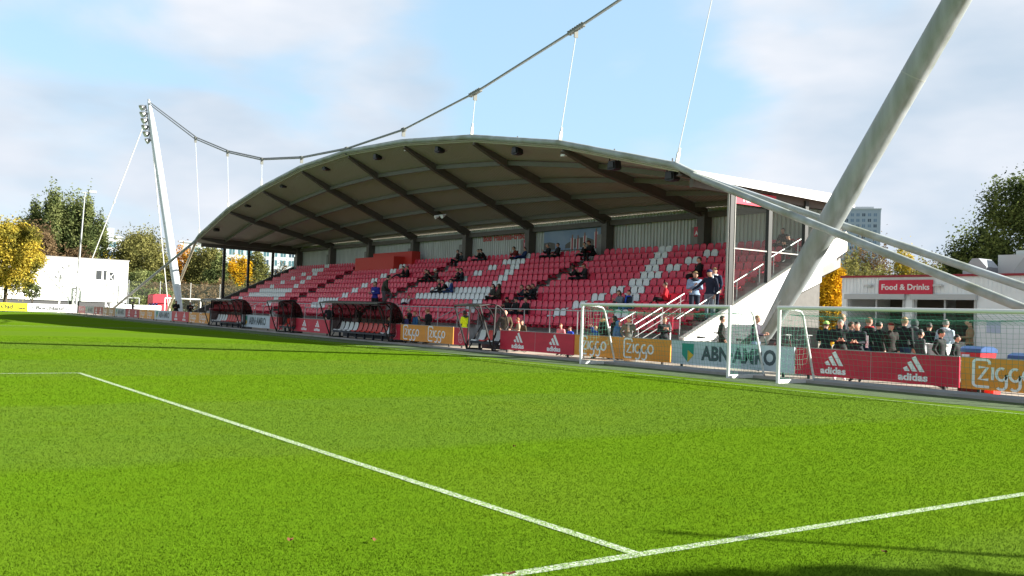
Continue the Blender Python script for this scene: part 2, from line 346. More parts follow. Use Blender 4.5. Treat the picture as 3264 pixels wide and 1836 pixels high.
# corrugated back wall between piers
mb = MB(); prof = []; x = XL; P_ = .26
while x < XR:
    prof += [(x, 37.30), (x+P_*.42, 37.30), (x+P_*.5, 37.37), (x+P_*.92, 37.37)]; x += P_
o_ = len(mb.v); mb.v += [(a, b, 4.6) for a, b in prof]+[(a, b, 7.497) for a, b in prof]; n = len(prof)
for i in range(n-1): mb.f.append((i, i+1, n+i+1, n+i)); mb.m.append(0)
mb.build('back_wall', CORR, ST)
PIER = mat('pier_concrete', (.27, .265, .25), .85, noise=.2)
XC = [-35.2, -42.9, -50.55, -58.2, -65.8, -73.4, -81.05, -88.7]
for x in XC+[-27.4]:
    mb = MB(); mb.box(x-.5, x-.02, 36.75, 37.28, 4.67, 6.45); mb.cur = 1; mb.box(x-.02, x+.42, 36.7, 37.27, 4.67, 7.2); mb.box(x-.2, x-.021, 36.8, 37.27, 6.452, 7.2); mb.build('pier', [PIER, BEAM], ST)
# roof: straight bays between the nodes of the front arch and a level back edge
def corr_under():
    m = bpy.data.materials.new('roof_soffit'); m.use_nodes = True; t = m.node_tree; b = t.nodes['Principled BSDF']; b.inputs['Roughness'].default_value = .6
    g = t.nodes.new('ShaderNodeNewGeometry'); wv = t.nodes.new('ShaderNodeTexWave'); wv.inputs['Scale'].default_value = 1.25; wv.bands_direction = 'X'; t.links.new(g.outputs['Position'], wv.inputs['Vector'])
    n = t.nodes.new('ShaderNodeTexNoise'); n.inputs['Scale'].default_value = .25; t.links.new(g.outputs['Position'], n.inputs['Vector'])
    mm = t.nodes.new('ShaderNodeMix'); mm.data_type = 'RGBA'; t.links.new(n.outputs['Fac'], mm.inputs[0]); mm.inputs[6].default_value = (.52, .51, .46, 1); mm.inputs[7].default_value = (.53, .47, .43, 1)
    rb = t.nodes.new('ShaderNodeMix'); rb.data_type = 'RGBA'; rb.blend_type = 'MULTIPLY'; rb.inputs[0].default_value = .45; t.links.new(mm.outputs[2], rb.inputs[6]); t.links.new(wv.outputs['Color'], rb.inputs[7]); t.links.new(rb.outputs[2], b.inputs['Base Color'])
    bn = t.nodes.new('ShaderNodeBump'); bn.inputs['Strength'].default_value = .8; bn.inputs['Distance'].default_value = .05; t.links.new(wv.outputs['Fac'], bn.inputs['Height']); t.links.new(bn.outputs[0], b.inputs['Normal']); return m
SOFF = corr_under(); ROOFW = mat('roof_sheet', (.80, .80, .78), .4, noise=.1)
mb = MB()
front = [(-26.35, 27.2, 7.12)]+[(x, YF, z-.16) for x, z in zip(XN, ZN)]+[(-89.65, 27.2, 7.2)]
back = [(-26.35, YBK, 6.90)]+[(x, YBK, ZBK) for x in XN]+[(-89.65, YBK, 6.95)]
NB = 4
for i in range(len(front)-1):
    f0, f1, b0, b1 = (Vector(v) for v in (front[i], front[i+1], back[i], back[i+1]))
    NX = 3
    for jx in range(NX):
        g0, g1, h0, h1 = f0.lerp(f1, jx/NX), f0.lerp(f1, (jx+1)/NX), b0.lerp(b1, jx/NX), b0.lerp(b1, (jx+1)/NX)
        for j in range(NB):
            A_, B_, C_, D_ = g0.lerp(h0, j/NB), g1.lerp(h1, j/NB), g1.lerp(h1, (j+1)/NB), g0.lerp(h0, (j+1)/NB); up_ = Vector((0, 0, .10))
            mb.cur = 0; mb.add([A_+up_, B_+up_, C_+up_, D_+up_], [(0, 2, 1), (0, 3, 2)]); mb.cur = 1; mb.add([A_, B_, C_, D_], [(0, 1, 2), (0, 2, 3)])
mb.cur = 0
for L_ in (front, back):
    for i in range(len(L_)-1):
        a, b_ = Vector(L_[i]), Vector(L_[i+1]); mb.quad(a, b_, b_+Vector((0, 0, .1)), a+Vector((0, 0, .1)))
for f0, b0 in ((front[0], back[0]), (front[-1], back[-1])):
    f0, b0 = Vector(f0), Vector(b0); mb.quad(f0, b0, b0+Vector((0, 0, .1)), f0+Vector((0, 0, .1)))
mb.build('roof', [ROOFW, SOFF], ST)
for i, (x, z) in enumerate(zip(XN, ZN)):
    mb = MB(); f0 = Vector((x, YF+.15, z-.19)); b0 = Vector((x, 37.2, ZBK-.05)); m0 = f0.lerp(b0, .22); m1 = f0.lerp(b0, .8)
    for w_, dz0, dz1 in ((.30, 0, -.05), (.30, None, None), (.07, 0, None)):
        pass
    poly = [(f0.y, f0.z), (b0.y, b0.z), (b0.y, b0.z-.55), (m1.y, m1.z-.50), (m0.y, m0.z-.46), (f0.y, f0.z-.18)]
    mb.prism(poly, 'x', x-.04, x+.04)
    lo = [(b0.y, b0.z-.55), (m1.y, m1.z-.50), (m0.y, m0.z-.46), (f0.y, f0.z-.18)]
    for (y0, z0), (y1, z1) in zip(lo[:-1], lo[1:]): mb.bar((x, y0, z0), (x, y1, z1), .28, .05)
    mb.build('roof_beam', BEAM, ST)
PURL = mat('purlin_steel', (.15, .145, .13), .6, noise=.1)
for j, fr in enumerate((.235, .455, .675, .88)):
    mb = MB()
    for i in range(8):
        f0, b0 = Vector((XN[i], YF, ZN[i]-.22)), Vector((XN[i], YBK, ZBK-.08)); f1, b1 = Vector((XN[i+1], YF, ZN[i+1]-.22)), Vector((XN[i+1], YBK, ZBK-.08))
        mb.bar(f0.lerp(b0, fr)-Vector((0, 0, .12)), f1.lerp(b1, fr)-Vector((0, 0, .12)), .10, .24)
    mb.build('purlin', PURL, ST)
mb = MB(); mb.box(XL, XR, 36.95, 37.2, 6.95, 7.25); mb.build('eaves_beam', BEAM, ST)
mb = MB(); mb.tube([(-26.35, 27.2, 7.22)]+[(x, YF, z) for x, z in zip(XN, ZN)]+[(-89.65, 27.2, 7.32)], .145, 14); mb.build('arch_tube', TUBEG, ST, smooth=True)
mb = MB(); mb.tube([(x, YF+.14, z-.21) for x, z in zip(XN, ZN)], .05, 6); mb.build('gutter', mat('gutter', (.42, .41, .33), .6), ST)
# bottom left and right end walls
def endwall(X, sgn):
    th = .2
    top = [(27.2, .72), (37.5, 5.75)]
    poly = [(26.75, .06), (26.75, .72), (27.2, .74), (37.5, 5.78), (37.5, 4.95), (35.7, 4.05), (35.7, 3.43), (34.4, 2.95), (29.4, .06)]
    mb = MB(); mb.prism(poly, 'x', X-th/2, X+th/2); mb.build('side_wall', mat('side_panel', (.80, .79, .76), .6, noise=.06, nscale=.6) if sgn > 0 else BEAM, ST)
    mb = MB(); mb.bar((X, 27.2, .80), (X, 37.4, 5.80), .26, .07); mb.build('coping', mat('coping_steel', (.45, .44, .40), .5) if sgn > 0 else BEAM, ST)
    if sgn > 0:
        mb = MB(); mb.prism([(29.46, .06), (34.4, 2.88), (35.65, 3.36), (35.65, .06)], 'x', X-.08, X+.05); mb.build('lower_wall', mat('grey_render', (.15, .145, .135), .85, noise=.15), ST)
    def slope(y): return .84+(y-27.2)*.4902
    PY = [29.85, 32.2, 34.6, 37.0]
    for i, y in enumerate(PY):
        mb = MB(); zt = 7.05-(y-27.2)*.02+.04; mb.box(X-.09, X+.09, y-.14 if i == 0 else y-.11, y+.11, slope(y)-.1, zt)
        mb.build('end_post', mat('end_post_paint', (.032, .034, .032), .5), ST)
        if sgn > 0 and i == 0:
            mb = MB(); mb.box(X+.092, X+.115, y+.115, y+.145, slope(y)-.05, zt-.02); mb.box(X-.05, X+.05, y-.19, y-.142, .9, zt-.02)
            mb.build('glazing_bar', mat('aluminium', (.34, .335, .31), .4, .3), ST)
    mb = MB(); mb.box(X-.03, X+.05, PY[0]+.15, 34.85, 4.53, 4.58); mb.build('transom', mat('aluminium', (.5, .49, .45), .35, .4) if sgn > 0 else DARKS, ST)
    G = glass('end_glass', (.80, .86, .84), .06)
    for i in range(3):
        y0, y1 = PY[i]+.12, PY[i+1]-.12; zz = 7.0
        mb = MB(); mb.add([(X, y0, slope(y0)), (X, y1, slope(y1)), (X, y1, zz-.1), (X, y0, zz-.05)], [(0, 1, 2, 3)]); mb.build('glass_pane', G, ST)
    return slope
slope = endwall(XR, 1); endwall(XL, -1)
# left end has a heavy edge beam under the roof
for X in (XL, XR):
    mb = MB(); mb.bar((X+(.1 if X == XL else -.1), 27.6, 7.0), (X+(.1 if X == XL else -.1), 37.3, 6.83), .22, .34); mb.build('edge_beam', BEAM, ST)
# red sign high in the end glazing, the stair rails, the front rail
mb = MB(); mb.box(XR+.06, XR+.10, 30.02, 32.5, 6.40, 6.94); sg = mb.build('block_sign', REDB, ST)
mb = MB(); put_text(mb, 'Vak A', .42, lambda u, v: (XR+.103, u, v), x0=30.35, y0=6.52, bold=.012); mb.build('lettering', PAINTW, sg)
RAILW = mat('rail_steel', (.42, .43, .43), .4, .4)
def hrail(x, pts, post_ys, zt, name='handrail'):
    mb = MB(); mb.tube([(x, y, z) for y, z in pts], .027, 8)
    for y in post_ys:
        z = np.interp(y, [p[0] for p in pts], [p[1] for p in pts]); mb.tube([(x, y, zt(y)), (x, y, z)], .019, 6)
    for dz in (.25, .5, .75) if name == 'stair_railing' else ():
        mb.tube([(x, y, z-dz) for y, z in pts], .008, 5)
    mb.build(name, RAILW, ST, smooth=True)
gz = lambda y: .70+max(0, y-27.9)*.509
hrail(-27.32, [(27.44, 1.57), (29.84, 2.76)], [27.6, 29.6], gz); hrail(-27.32, [(30.68, 3.18), (32.5, 4.06)], [30.9, 32.3], gz); hrail(-27.32, [(33.0, 4.39), (35.0, 5.32)], [33.2, 34.8], gz)
hrail(-27.35, [(25.2, 1.05), (26.75, 1.80)], [25.4, 26.6], lambda y: .06, 'stair_railing'); hrail(-29.0, [(25.2, 1.05), (26.75, 1.80)], [25.4, 26.6], lambda y: .06, 'stair_railing')
hrail(-27.9, [(25.2, 1.05), (28.4, 2.62)], [25.6, 27.2, 28.2], lambda y: .1, 'stair_railing')
mb = MB()
for j in range(4): mb.box(-28.95, -27.0, 25.3+.38*j, 25.68+.38*j, .056, .056+.16*(j+1))
mb.build('entry_steps', CONC, ST)
mb = MB(); mb.tube([(-88.9, 26.9, 1.79), (-29.05, 26.9, 1.79)], .028, 8); x = -88.9
while x < -29: mb.tube([(x, 26.9, .5), (x, 26.9, 1.79)], .026, 6); x += 2.0
for x, s_ in ((-72.3, 1), (-57.4, 1), (-42.5, 1)):
    for dx in (-.55, .55): mb.tube([(x+dx, 26.9, 1.75), (x+dx-.1, 25.7, 1.1)], .022, 6)
mb.build('front_railing', GALV, ST, smooth=True)
# long red enclosure in front of the rear seats
BOXR = mat('orange_red_panel', hexc('c6382f'), .6, noise=.05)
mb = MB(); mb.box(-72.0, -65.35, 35.02, 35.08, Zt(1)-.3, 5.72); mb.box(-65.40, -65.34, 35.08, 36.3, Zt(1)-.3, 5.72); mb.box(-70.6, -64.2, 35.95, 36.0, 5.0, 6.12); mb.box(-64.25, -64.2, 36.0, 36.7, 4.7, 6.12); mb.build('press_box_panels', BOXR, ST)
# section signs on the piers
def letter_sign(parent, x, y, z, w_, h_, ch, name='section_sign', lsize=.32):
    mb = MB(); mb.box(x-w_/2, x+w_/2, y-.02, y, z-h_/2, z+h_/2); s_ = mb.build(name, REDB, parent)
    mb = MB(); put_text(mb, ch, lsize, lambda u, v: (u, y-.024, v), cx=x, y0=z-h_/2+.08, bold=.012); mb.build('lettering', PAINTW, s_); return s_
for x, ch in ((-35.2, 'A'), (-50.42, 'B'), (-65.55, 'C'), (-80.8, 'D')): letter_sign(ST, x-.12, 36.74, 6.2, .36, .52, ch)
# lettering on the back wall
mb = MB(); put_text(mb, 'Bob Haarms-tribune', .62, lambda u, v: (u, 37.26, v), x0=-56.35, y0=6.62, bold=.02, width=5.75); mb.build('wall_lettering', mat('red_letters', hexc('b5463f'), .5), ST)
mb = MB()
for px, py in ((690, 731), (790, 653), (903, 590), (1040, 534), (1203, 499), (1401, 476), (1648, 481), (1957, 528), (2135, 562)): pass

# ------------------------------------------------------------ masts, cables, ties, loudspeakers
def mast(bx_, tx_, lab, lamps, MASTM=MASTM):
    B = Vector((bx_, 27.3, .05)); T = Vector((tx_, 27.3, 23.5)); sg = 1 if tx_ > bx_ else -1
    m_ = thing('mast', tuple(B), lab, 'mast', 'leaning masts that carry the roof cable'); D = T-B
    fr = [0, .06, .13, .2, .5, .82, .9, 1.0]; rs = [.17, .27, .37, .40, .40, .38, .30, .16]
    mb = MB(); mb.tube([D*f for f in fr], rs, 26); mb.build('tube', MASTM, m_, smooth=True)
    mb = MB()
    for f in (.205, .40, .62):
        mb = MB(); mb.tube([D*(f-.0006), D*(f+.0006)], .404, 26); mb.build('seam_ring', mat('seam', (.36, .38, .35), .5), m_, smooth=True)
    mb = MB(); mb.tube([(0, 0, -.05), (0, 0, .25)], .32, 16); mb.bar(D*.005+Vector((0, -.3, .1)), D*.10+Vector((0, -.30, 0)), .04, .16); mb.build('foot', GALV, m_)
    mb = MB(); mb.tube([D*.99, D*1.012], .12, 10); mb.tube([D*.985, D*.995+Vector((-sg*.5, 0, -.2))], .05, 6); mb.build('cap', GALV, m_)
    if lamps:
        mb = MB(); mb.bar(D*.80+Vector((-.5, -.25, 0)), D*.985+Vector((-.45, -.25, 0)), .08, .08); mb.bar(D*.80+Vector((-1.0, -.25, 0)), D*.985+Vector((-.95, -.25, 0)), .06, .06)
        for f in (.81, .86, .91, .96): mb.bar(D*f+Vector((0, 0, 0)), D*f+Vector((-1.1, -.25, 0)), .06, .06)
        mb.build('lamp_frame', GALV, m_)
        for j in range(6):
            for i in range(2):
                if j == 0 and i == 1: continue
                c = D*(.80+.034*j)+Vector((-.55-.62*i+(.1 if j % 2 else 0), -.55, .1*i))
                mb = MB(); mb.tube([c+Vector((0, .22, .12)), c+Vector((0, .05, .05)), c+Vector((0, -.18, -.09))], [.12, .26, .33], 14)
                l_ = mb.build('floodlight', mat('lamp_housing', (.30, .31, .32), .35, .7), m_, smooth=True)
                mb = MB(); mb.tube([c+Vector((0, -.182, -.091)), c+Vector((0, -.19, -.095))], .30, 14); mb.build('lamp_glass', mat('lamp_lens', (.55, .6, .62), .12), l_)
    return m_
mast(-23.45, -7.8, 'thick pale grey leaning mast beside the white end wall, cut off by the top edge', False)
mast(-93.2, -108.8, 'slender sunlit leaning mast at the far end with floodlights on its top', True, mat('mast_paint_sunlit', (.62, .66, .68), .4, noise=.12))  # far mast's sunlit side put into colour by a lighter copy of the paint
CAB = [(-7.8, 27.3, 23.3), (-27.4, 29.7, 17.9), (-35.05, 28.0, 15.09), (-42.7, 27.39, 13.27), (-50.35, 27.32, 12.34), (-58.0, 27.28, 12.13), (-65.65, 27.33, 12.42), (-73.3, 27.2, 13.15), (-80.95, 26.98, 14.64), (-88.6, 26.5, 16.74), (-108.6, 27.3, 23.35)]
CABM = mat('cable_steel', (.20, .215, .22), .5, .3)
sc_ = thing('suspension_cable', (-58, 27.3, 12.13), 'heavy twin steel cable sagging between the two masts above the arched roof', 'cable')
def rel(p, o=(-58, 27.3, 12.13)): return tuple(a-b for a, b in zip(p, o))
for dy in (-.10, .10):
    mb = MB(); mb.tube([rel((x, y+dy, z+dy*.6)) for x, y, z in CAB], .058, 8); mb.build('strand', CABM, sc_, smooth=True)
for i in range(1, 10):
    p = Vector(rel(CAB[i])); d = (Vector(CAB[i+1])-Vector(CAB[i-1])).normalized(); ln = .5 if i < 4 else .18
    mb = MB(); mb.bar(p-d*ln, p+d*ln, .13, .15)
    for s_ in range(-3, 4): mb.bar(p+d*ln*s_/3.4-d*ln*.1, p+d*ln*s_/3.4+d*ln*.1, .2, .19)
    mb.bar(p, p-Vector((0, 0, .42)), .05, .22)
    cl_ = mb.build('clamp', mat('clamp_dull', (.12, .125, .11), .7), sc_)
for i in range(1, 10):
    a = Vector(CAB[i])-Vector((0, 0, .3)); b_ = Vector((XN[i-1], YF, ZN[i-1]+.12))
    if (a-b_).length < .35: continue
    h_ = thing('hanger_rod', tuple(b_), 'thin steel hanger rod from the cable to the arched roof edge, %s from the right' % ['first', 'second', 'third', 'fourth', 'fifth', 'sixth', 'seventh', 'eighth', 'ninth'][i-1], 'cable', 'hanger rods above the roof edge')
    mb = MB(); mb.tube([(0, 0, .2), tuple(a-b_)], .021, 6); mb.build('rod', mat('bright_rod', (.6, .61, .6), .35, .3), h_)
    mb = MB(); dd = (a-b_).normalized(); mb.bar((0, 0, -.02), tuple(dd*.42), .05, .16); mb.bar(tuple(dd*.40), tuple(dd*.62), .07, .07); mb.build('fork_end', mat('clamp_steel', (.30, .31, .28), .55, .3), h_)
for sg, nm in ((1, 'right'), (-1, 'left')):
    for Yf_, wd in ((24.0, 'front'), (30.25, 'rear')):
        p0 = Vector((-58+sg*31.6, 27.2+(-.06 if Yf_ < 27 else .06), 7.2 if sg > 0 else 7.3)); p1 = Vector((-58+sg*51.25, Yf_, .05))
        lb = {('right', 'front'): 'nearer thick grey tube running down from the roof end past the leaning mast', ('right', 'rear'): 'thick grey tube passing behind the leaning mast above the kiosk', ('left', 'front'): 'greenish tube sloping to the ground left of the far mast', ('left', 'rear'): 'pale brown tube reaching the ground close beside the far mast'}[(nm, wd)]
        mb = MB(); mb.tube([p0-p1, (p0-p1)*.5, (0, 0, 0)], .125, 14); mb.tube([(0, 0, 0), (0, 0, .25)], .22, 12)
        tag(mb.build('tie_tube', TUBEG if wd == 'front' or sg > 0 else mat('brown_tube', (.42, .38, .27), .5), smooth=True, loc=tuple(p1)), lb, 'steel tube', 'sloping tubes that anchor the roof ends')
for (gx, gy), lb in (((-116.5, 22.0), 'thin white stay rod from the far mast down to the ground at its left'), ((-116.5, 32.6), 'thin white stay rod running close beside the far mast')):
    p1 = Vector((gx, gy, .1)); T = Vector((-108.2, 27.2, 22.4)); g_ = thing('stay_rod', tuple(p1), lb, 'cable', 'stay rods of the far mast')
    mb = MB(); mb.tube([(0, 0, .3), tuple((T-p1)*.75), tuple(T-p1)], .05, 8); mb.tube([tuple((T-p1)*.55), tuple((T-p1)*.56)], .09, 8); mb.build('rod', WHITE, g_, smooth=True)
    mb = MB(); mb.box(-.5, .5, -.35, .35, -.1, .25); mb.bar((-.3, 0, .2), (0, 0, 1.9), .1, .3); mb.bar((.3, 0, .2), (0, 0, 1.9), .1, .3); mb.build('anchor', WHITE, g_)
# loudspeakers under the roof edge
for i, (px, py) in enumerate(((690, 731), (790, 653), (903, 590), (1040, 534), (1203, 499), (1401, 476), (1648, 481), (1957, 528), (2142, 562))):
    p = at(px, py, Y=27.9); s_ = thing('loudspeaker', tuple(p), 'black loudspeaker under the roof edge, %s from the right' % ['ninth', 'eighth', 'seventh', 'sixth', 'fifth', 'fourth', 'third', 'second', 'first'][i], 'loudspeaker', 'loudspeakers hung under the roof edge')
    mb = MB(); mb.prism([(-.28, -.14), (-.16, -.2), (.16, -.2), (.28, -.14), (.22, .2), (-.22, .2)], 'y', -.16, .2); mb.prism([(-.2, -.12), (.2, -.12), (.16, .14), (-.16, .14)], 'y', -.22, -.161)
    mb.build('cabinet', BLACK, s_); mb = MB(); mb.bar((-.3, 0, 0), (-.3, 0, .38), .03, .05); mb.bar((.3, 0, 0), (.3, 0, .38), .03, .05); mb.bar((-.3, 0, .38), (.3, 0, .38), .05, .03); mb.bar((0, 0, .38), (0, 0, .75), .04, .04); mb.build('bracket', DARKS, s_)
for px, py, lb in ((1100, 560, ''),): pass
p = at(1408, 690, Y=31); s_ = thing('spotlight', tuple(p), 'pair of small white spotlights on the middle roof beam', 'spotlight')
for dx in (-.35, .35):
    mb = MB(); mb.tube([(dx, 0, .05), (dx*1.2, -.25, -.05)], [.07, .13], 10); mb.build('lamp', WHITE, s_)
mb = MB(); mb.bar((-.4, .05, .1), (.4, .05, .1), .05, .05); mb.build('bracket', WHITE, s_)
for px, py in ((1296, 478), (1797, 495)):
    p = at(px, py, Y=27.7); s_ = thing('work_light', tuple(p), 'small bare lamp under the roof edge near the %s of the arch' % ('left' if px < 1500 else 'right'), 'lamp', 'small lamps under the roof edge')
    mb = MB(); mb.box(-.15, .15, -.08, .08, -.05, .05); mb.build('lamp', WHITE, s_); mb = MB(); mb.bar((-.12, 0, .05), (0, 0, .4), .03, .03); mb.bar((.12, 0, .05), (0, 0, .4), .03, .03); mb.build('bracket', BLACK, s_)

# ------------------------------------------------------------ seats
def seat_mesh(name, m_):
    mb = MB()
    # one moulded shell: pan, rounded back, front lip
    n = 7; prof = [(-.42, .395), (-.44, .43), (-.36, .445), (-.14, .425), (-.05, .43), (.0, .50), (.035, .64), (.06, .76), (.065, .81), (.055, .835)]
    wd = [.20, .215, .22, .215, .21, .215, .215, .195, .15, .08]
    for (y, z), w_ in zip(prof, wd):
        for i in range(n):
            u = -1+2*i/(n-1); lift = .03*u*u if y > -.4 else 0
            mb.v.append((u*w_, y-(lift if z > .5 else 0), z+(lift if z <= .5 else 0)))
    for j in range(len(prof)-1):
        for i in range(n-1):
            a = j*n+i; mb.f.append((a, a+1, a+n+1, a+n)); mb.m.append(0)
    mb.box(-.03, .03, -.30, -.05, .25, .405); mb.box(-.12, .12, -.04, .02, .22, .30)
    # thickness: a second shell just behind
    k0 = len(prof)*n; o = len(mb.v)
    for v in list(mb.v[:k0]): mb.v.append((v[0], v[1]+.012, v[2]-.02))
    for j in range(len(prof)-1):
        for i in range(n-1):
            a = o+j*n+i; mb.f.append((a, a+n, a+n+1, a+1)); mb.m.append(0)
    return mb.mesh(name, m_, True), mb
RED_ME, seat_mb = seat_mesh('red_seat', SEATR); WHITE_ME, _ = seat_mesh('white_seat', SEATW)
BLOCKS = [('A', [-28.35-.5*i for i in range(28)]), ('B', [-43.5-.5*i for i in range(27)]), ('C', [-58.5-.5*i for i in range(27)]), ('D', [-73.5-.5*i for i in range(28)])]
WHITES = {}
def wset(k, xs):
    for x in xs: WHITES.setdefault(k, []).append(x)
wset(0, (-37.3, -36.8, -32.3)); wset(1, (-36.85, -36.35, -33.3, -32.8)); wset(2, (-36.35, -35.85, -33.8, -33.3)); wset(3, (-35.85, -35.35, -34.3, -33.8)); wset(4, (-35.35, -34.85, -34.35))
wset(5, (-35.35, -34.85, -34.35)); wset(6, (-35.85, -35.35, -34.35, -33.85)); wset(7, (-36.35, -35.85, -33.85, -33.35)); wset(8, (-36.85, -36.35, -33.35, -32.85)); wset(9, (-37.35, -36.85, -32.85, -32.35))
def letterA(c):
    wset(0, (c, c+.5)); wset(1, [c-1+.5*i for i in range(5)])
    for k in range(2, 10):
        L0 = c-1.5-.5*(k-2); R0 = c+1.0+.5*(k-2)
        if k in (6, 7): wset(k, [L0+.5*i for i in range(int(round((R0+.5-L0)/.5))+1)])
        else: wset(k, (L0, L0+.5, R0, R0+.5))
letterA(-50.0); letterA(-80.5)
for k in range(8): wset(k, (-65.0, -64.5))
wset(8, [-67.5+.5*i for i in range(7)]); wset(9, [-67.0+.5*i for i in range(5)])
ROWN = ['top', 'second', 'third', 'fourth', 'fifth', 'sixth', 'seventh', 'eighth', 'ninth', 'tenth', 'lowest']
ORD = ['first', 'second', 'third', 'fourth', 'fifth', 'sixth', 'seventh', 'eighth', 'ninth', 'tenth', 'eleventh', 'twelfth', 'thirteenth', 'fourteenth', 'fifteenth', 'sixteenth', 'seventeenth', 'eighteenth', 'nineteenth', 'twentieth'] + ['twenty '+s for s in ('first', 'second', 'third', 'fourth', 'fifth', 'sixth', 'seventh', 'eighth')]
seats = []
for bn_, xs in BLOCKS:
    for k in range(11):
        for i, x in enumerate(xs):
            if bn_ == 'C' and k in (0, 1) and x < -65.2: continue
            wh = any(abs(x-wx) < .26 for wx in WHITES.get(k, []))
            seats.append((math.hypot(x, Yb(k)), bn_, k, i, x, wh))
seats.sort()
rest = {False: MB(), True: MB()}
src = {False: seat_mb}
for n_, (d_, bn_, k, i, x, wh) in enumerate(seats):
    if n_ < 300:
        o = bpy.data.objects.new('stadium_seat', WHITE_ME if wh else RED_ME); C.objects.link(o); o.location = (x, Yb(k)-.03, Zt(k)+.0); o.rotation_euler = (0, 0, random.uniform(-.02, .02))
        where = {'A': 'the end stairs', 'B': 'the sign A stairs', 'C': 'the sign B stairs', 'D': 'the sign C stairs'}[bn_]
        tag(o, '%s seat, %s row%s, %s left of %s' % ('white' if wh else 'red', ROWN[k], ' from the top' if 0 < k < 10 else '', ORD[i], where), 'seat', 'seats of the grandstand')
    else:
        mbx = rest[wh]; ox, oy, oz = x, Yb(k)-.03, Zt(k); o0 = len(mbx.v)
        mbx.v += [(a+ox, b+oy, c+oz) for a, b, c in seat_mb.v]; mbx.f += [tuple(q+o0 for q in f) for f in seat_mb.f]; mbx.m += [0]*len(seat_mb.f)
big = MB(); big.v = rest[False].v; big.f = list(rest[False].f); big.m = [0]*len(big.f); o0 = len(big.v)
big.v = big.v+rest[True].v; big.f += [tuple(q+o0 for q in f) for f in rest[True].f]; big.m += [1]*len(rest[True].f)
o = big.build('stadium_seats', [SEATR, SEATW], smooth=True); tag(o, 'farther rows of red and white plastic seats filling the left part of the grandstand', 'seats'); setting(o, 'stuff')
# ------------------------------------------------------------ advertising boards
GREYP = mat('slate_print', hexc('46545c'), .5); GREENP = mat('green_print', hexc('1f9080'), .5); YELP = mat('yellow_print', hexc('d7b02c'), .5)
def stroke(mb, pts, w_, fn, closed=False):
    pts = [np.array(p, float) for p in pts]; n = len(pts); L_, R_ = [], []
    for i, p in enumerate(pts):
        a = pts[i-1] if (i > 0 or closed) else p; b_ = pts[(i+1) % n] if (i < n-1 or closed) else p
        d = b_-a; d = d/max(1e-9, np.linalg.norm(d)); q = np.array([-d[1], d[0]])*w_/2; L_.append(p+q); R_.append(p-q)
    o = len(mb.v); mb.v += [fn(*p) for p in L_]+[fn(*p) for p in R_]
    for i in range(n if closed else n-1):
        j = (i+1) % n; mb.f.append((o+n+i, o+n+j, o+j, o+i)); mb.m.append(mb.cur)
def arc(cx, cy, r, a0, a1, n=12, ry=None): return [(cx+r*math.cos(R(a0+(a1-a0)*i/n)), cy+(ry or r)*math.sin(R(a0+(a1-a0)*i/n))) for i in range(n+1)]
def logo_stripes(mb, fn, cx, y0, s_):
    for b_, w_, L_ in ((-.36, .25, .30), (.0, .25, .62), (.36, .25, .92)):
        B = np.array([b_+w_, 0.]); Cc = B+L_*np.array([-.5, .866]); D = Cc+np.array([-.866, -.5])*w_*.866; t_ = D[1]/.866
        A = D+t_*np.array([.5, -.866]) if D[1] > 0 else D
        mb.add([fn(cx+p[0]*s_*1.15, y0+max(0, p[1])*s_) for p in (A, B, Cc, D)], [(0, 1, 2, 3)])
    put_text(mb, 'adidas', .50*s_, fn, cx=cx+.04*s_, y0=y0-.46*s_, bold=.020*s_, width=1.66*s_)
def logo_bracket(mb, fn, x, y, s_):
    w_ = .125*s_
    def F(u, v): return fn(x+u*s_, y+v*s_*.82)
    stroke(mb, [(.50, .84)]+[(.50, .90)]+arc(.40, .90, .10, 0, 90, 4)+arc(.12, .88, .12, 90, 180, 5)+arc(.12, .12, .12, 180, 270, 5)+[(.50, 0)], w_, F)
    stroke(mb, [(.16, .72), (.44, .72), (.18, .27), (.48, .27)], w_*1.1, F); stroke(mb, [(.60, .27), (.60, .74)], w_, F)
    for c in (.87, 1.28):
        stroke(mb, arc(c, .50, .155, 60, 360, 14, .22)+[(c+.155, .15)]+arc(c, .12, .155, 0, -140, 8, .18), w_, F)
    stroke(mb, arc(1.69, .50, .165, 0, 360, 16, .22)[:-1], w_, F, True)
def crest(mb, fn, x, y, s_):
    def F(u, v): return fn(x+u*s_, y+v*s_)
    stroke(mb, arc(0, 0, .5, 0, 360, 24, .62)[:-1], .04, F, True)
    stroke(mb, [(-.2, .42), (.05, .5), (.22, .35), (.16, .12), (.28, .0), (.16, -.06), (.18, -.2), (.02, -.24), (-.04, -.42)], .035, F)
    stroke(mb, [(-.22, .3), (-.05, .2), (.08, .22)], .03, F); stroke(mb, [(-.3, .1), (-.1, .05), (-.16, -.2), (-.3, -.3)], .03, F); stroke(mb, [(-.12, -.1), (.05, -.3), (.25, -.36)], .03, F)
    for i, ch in enumerate('AJAX'):
        a = R(150-28*i); put_text(mb, ch, .2, lambda u, v: F(u, v), cx=.62*math.cos(a), y0=.72*math.sin(a)-.02, bold=.008)
    for i in range(3): stroke(mb, [(-.3+.3*i-.045, 1.0+.05*(i == 1)), (-.3+.3*i+.045, 1.0+.05*(i == 1))], .08, F)
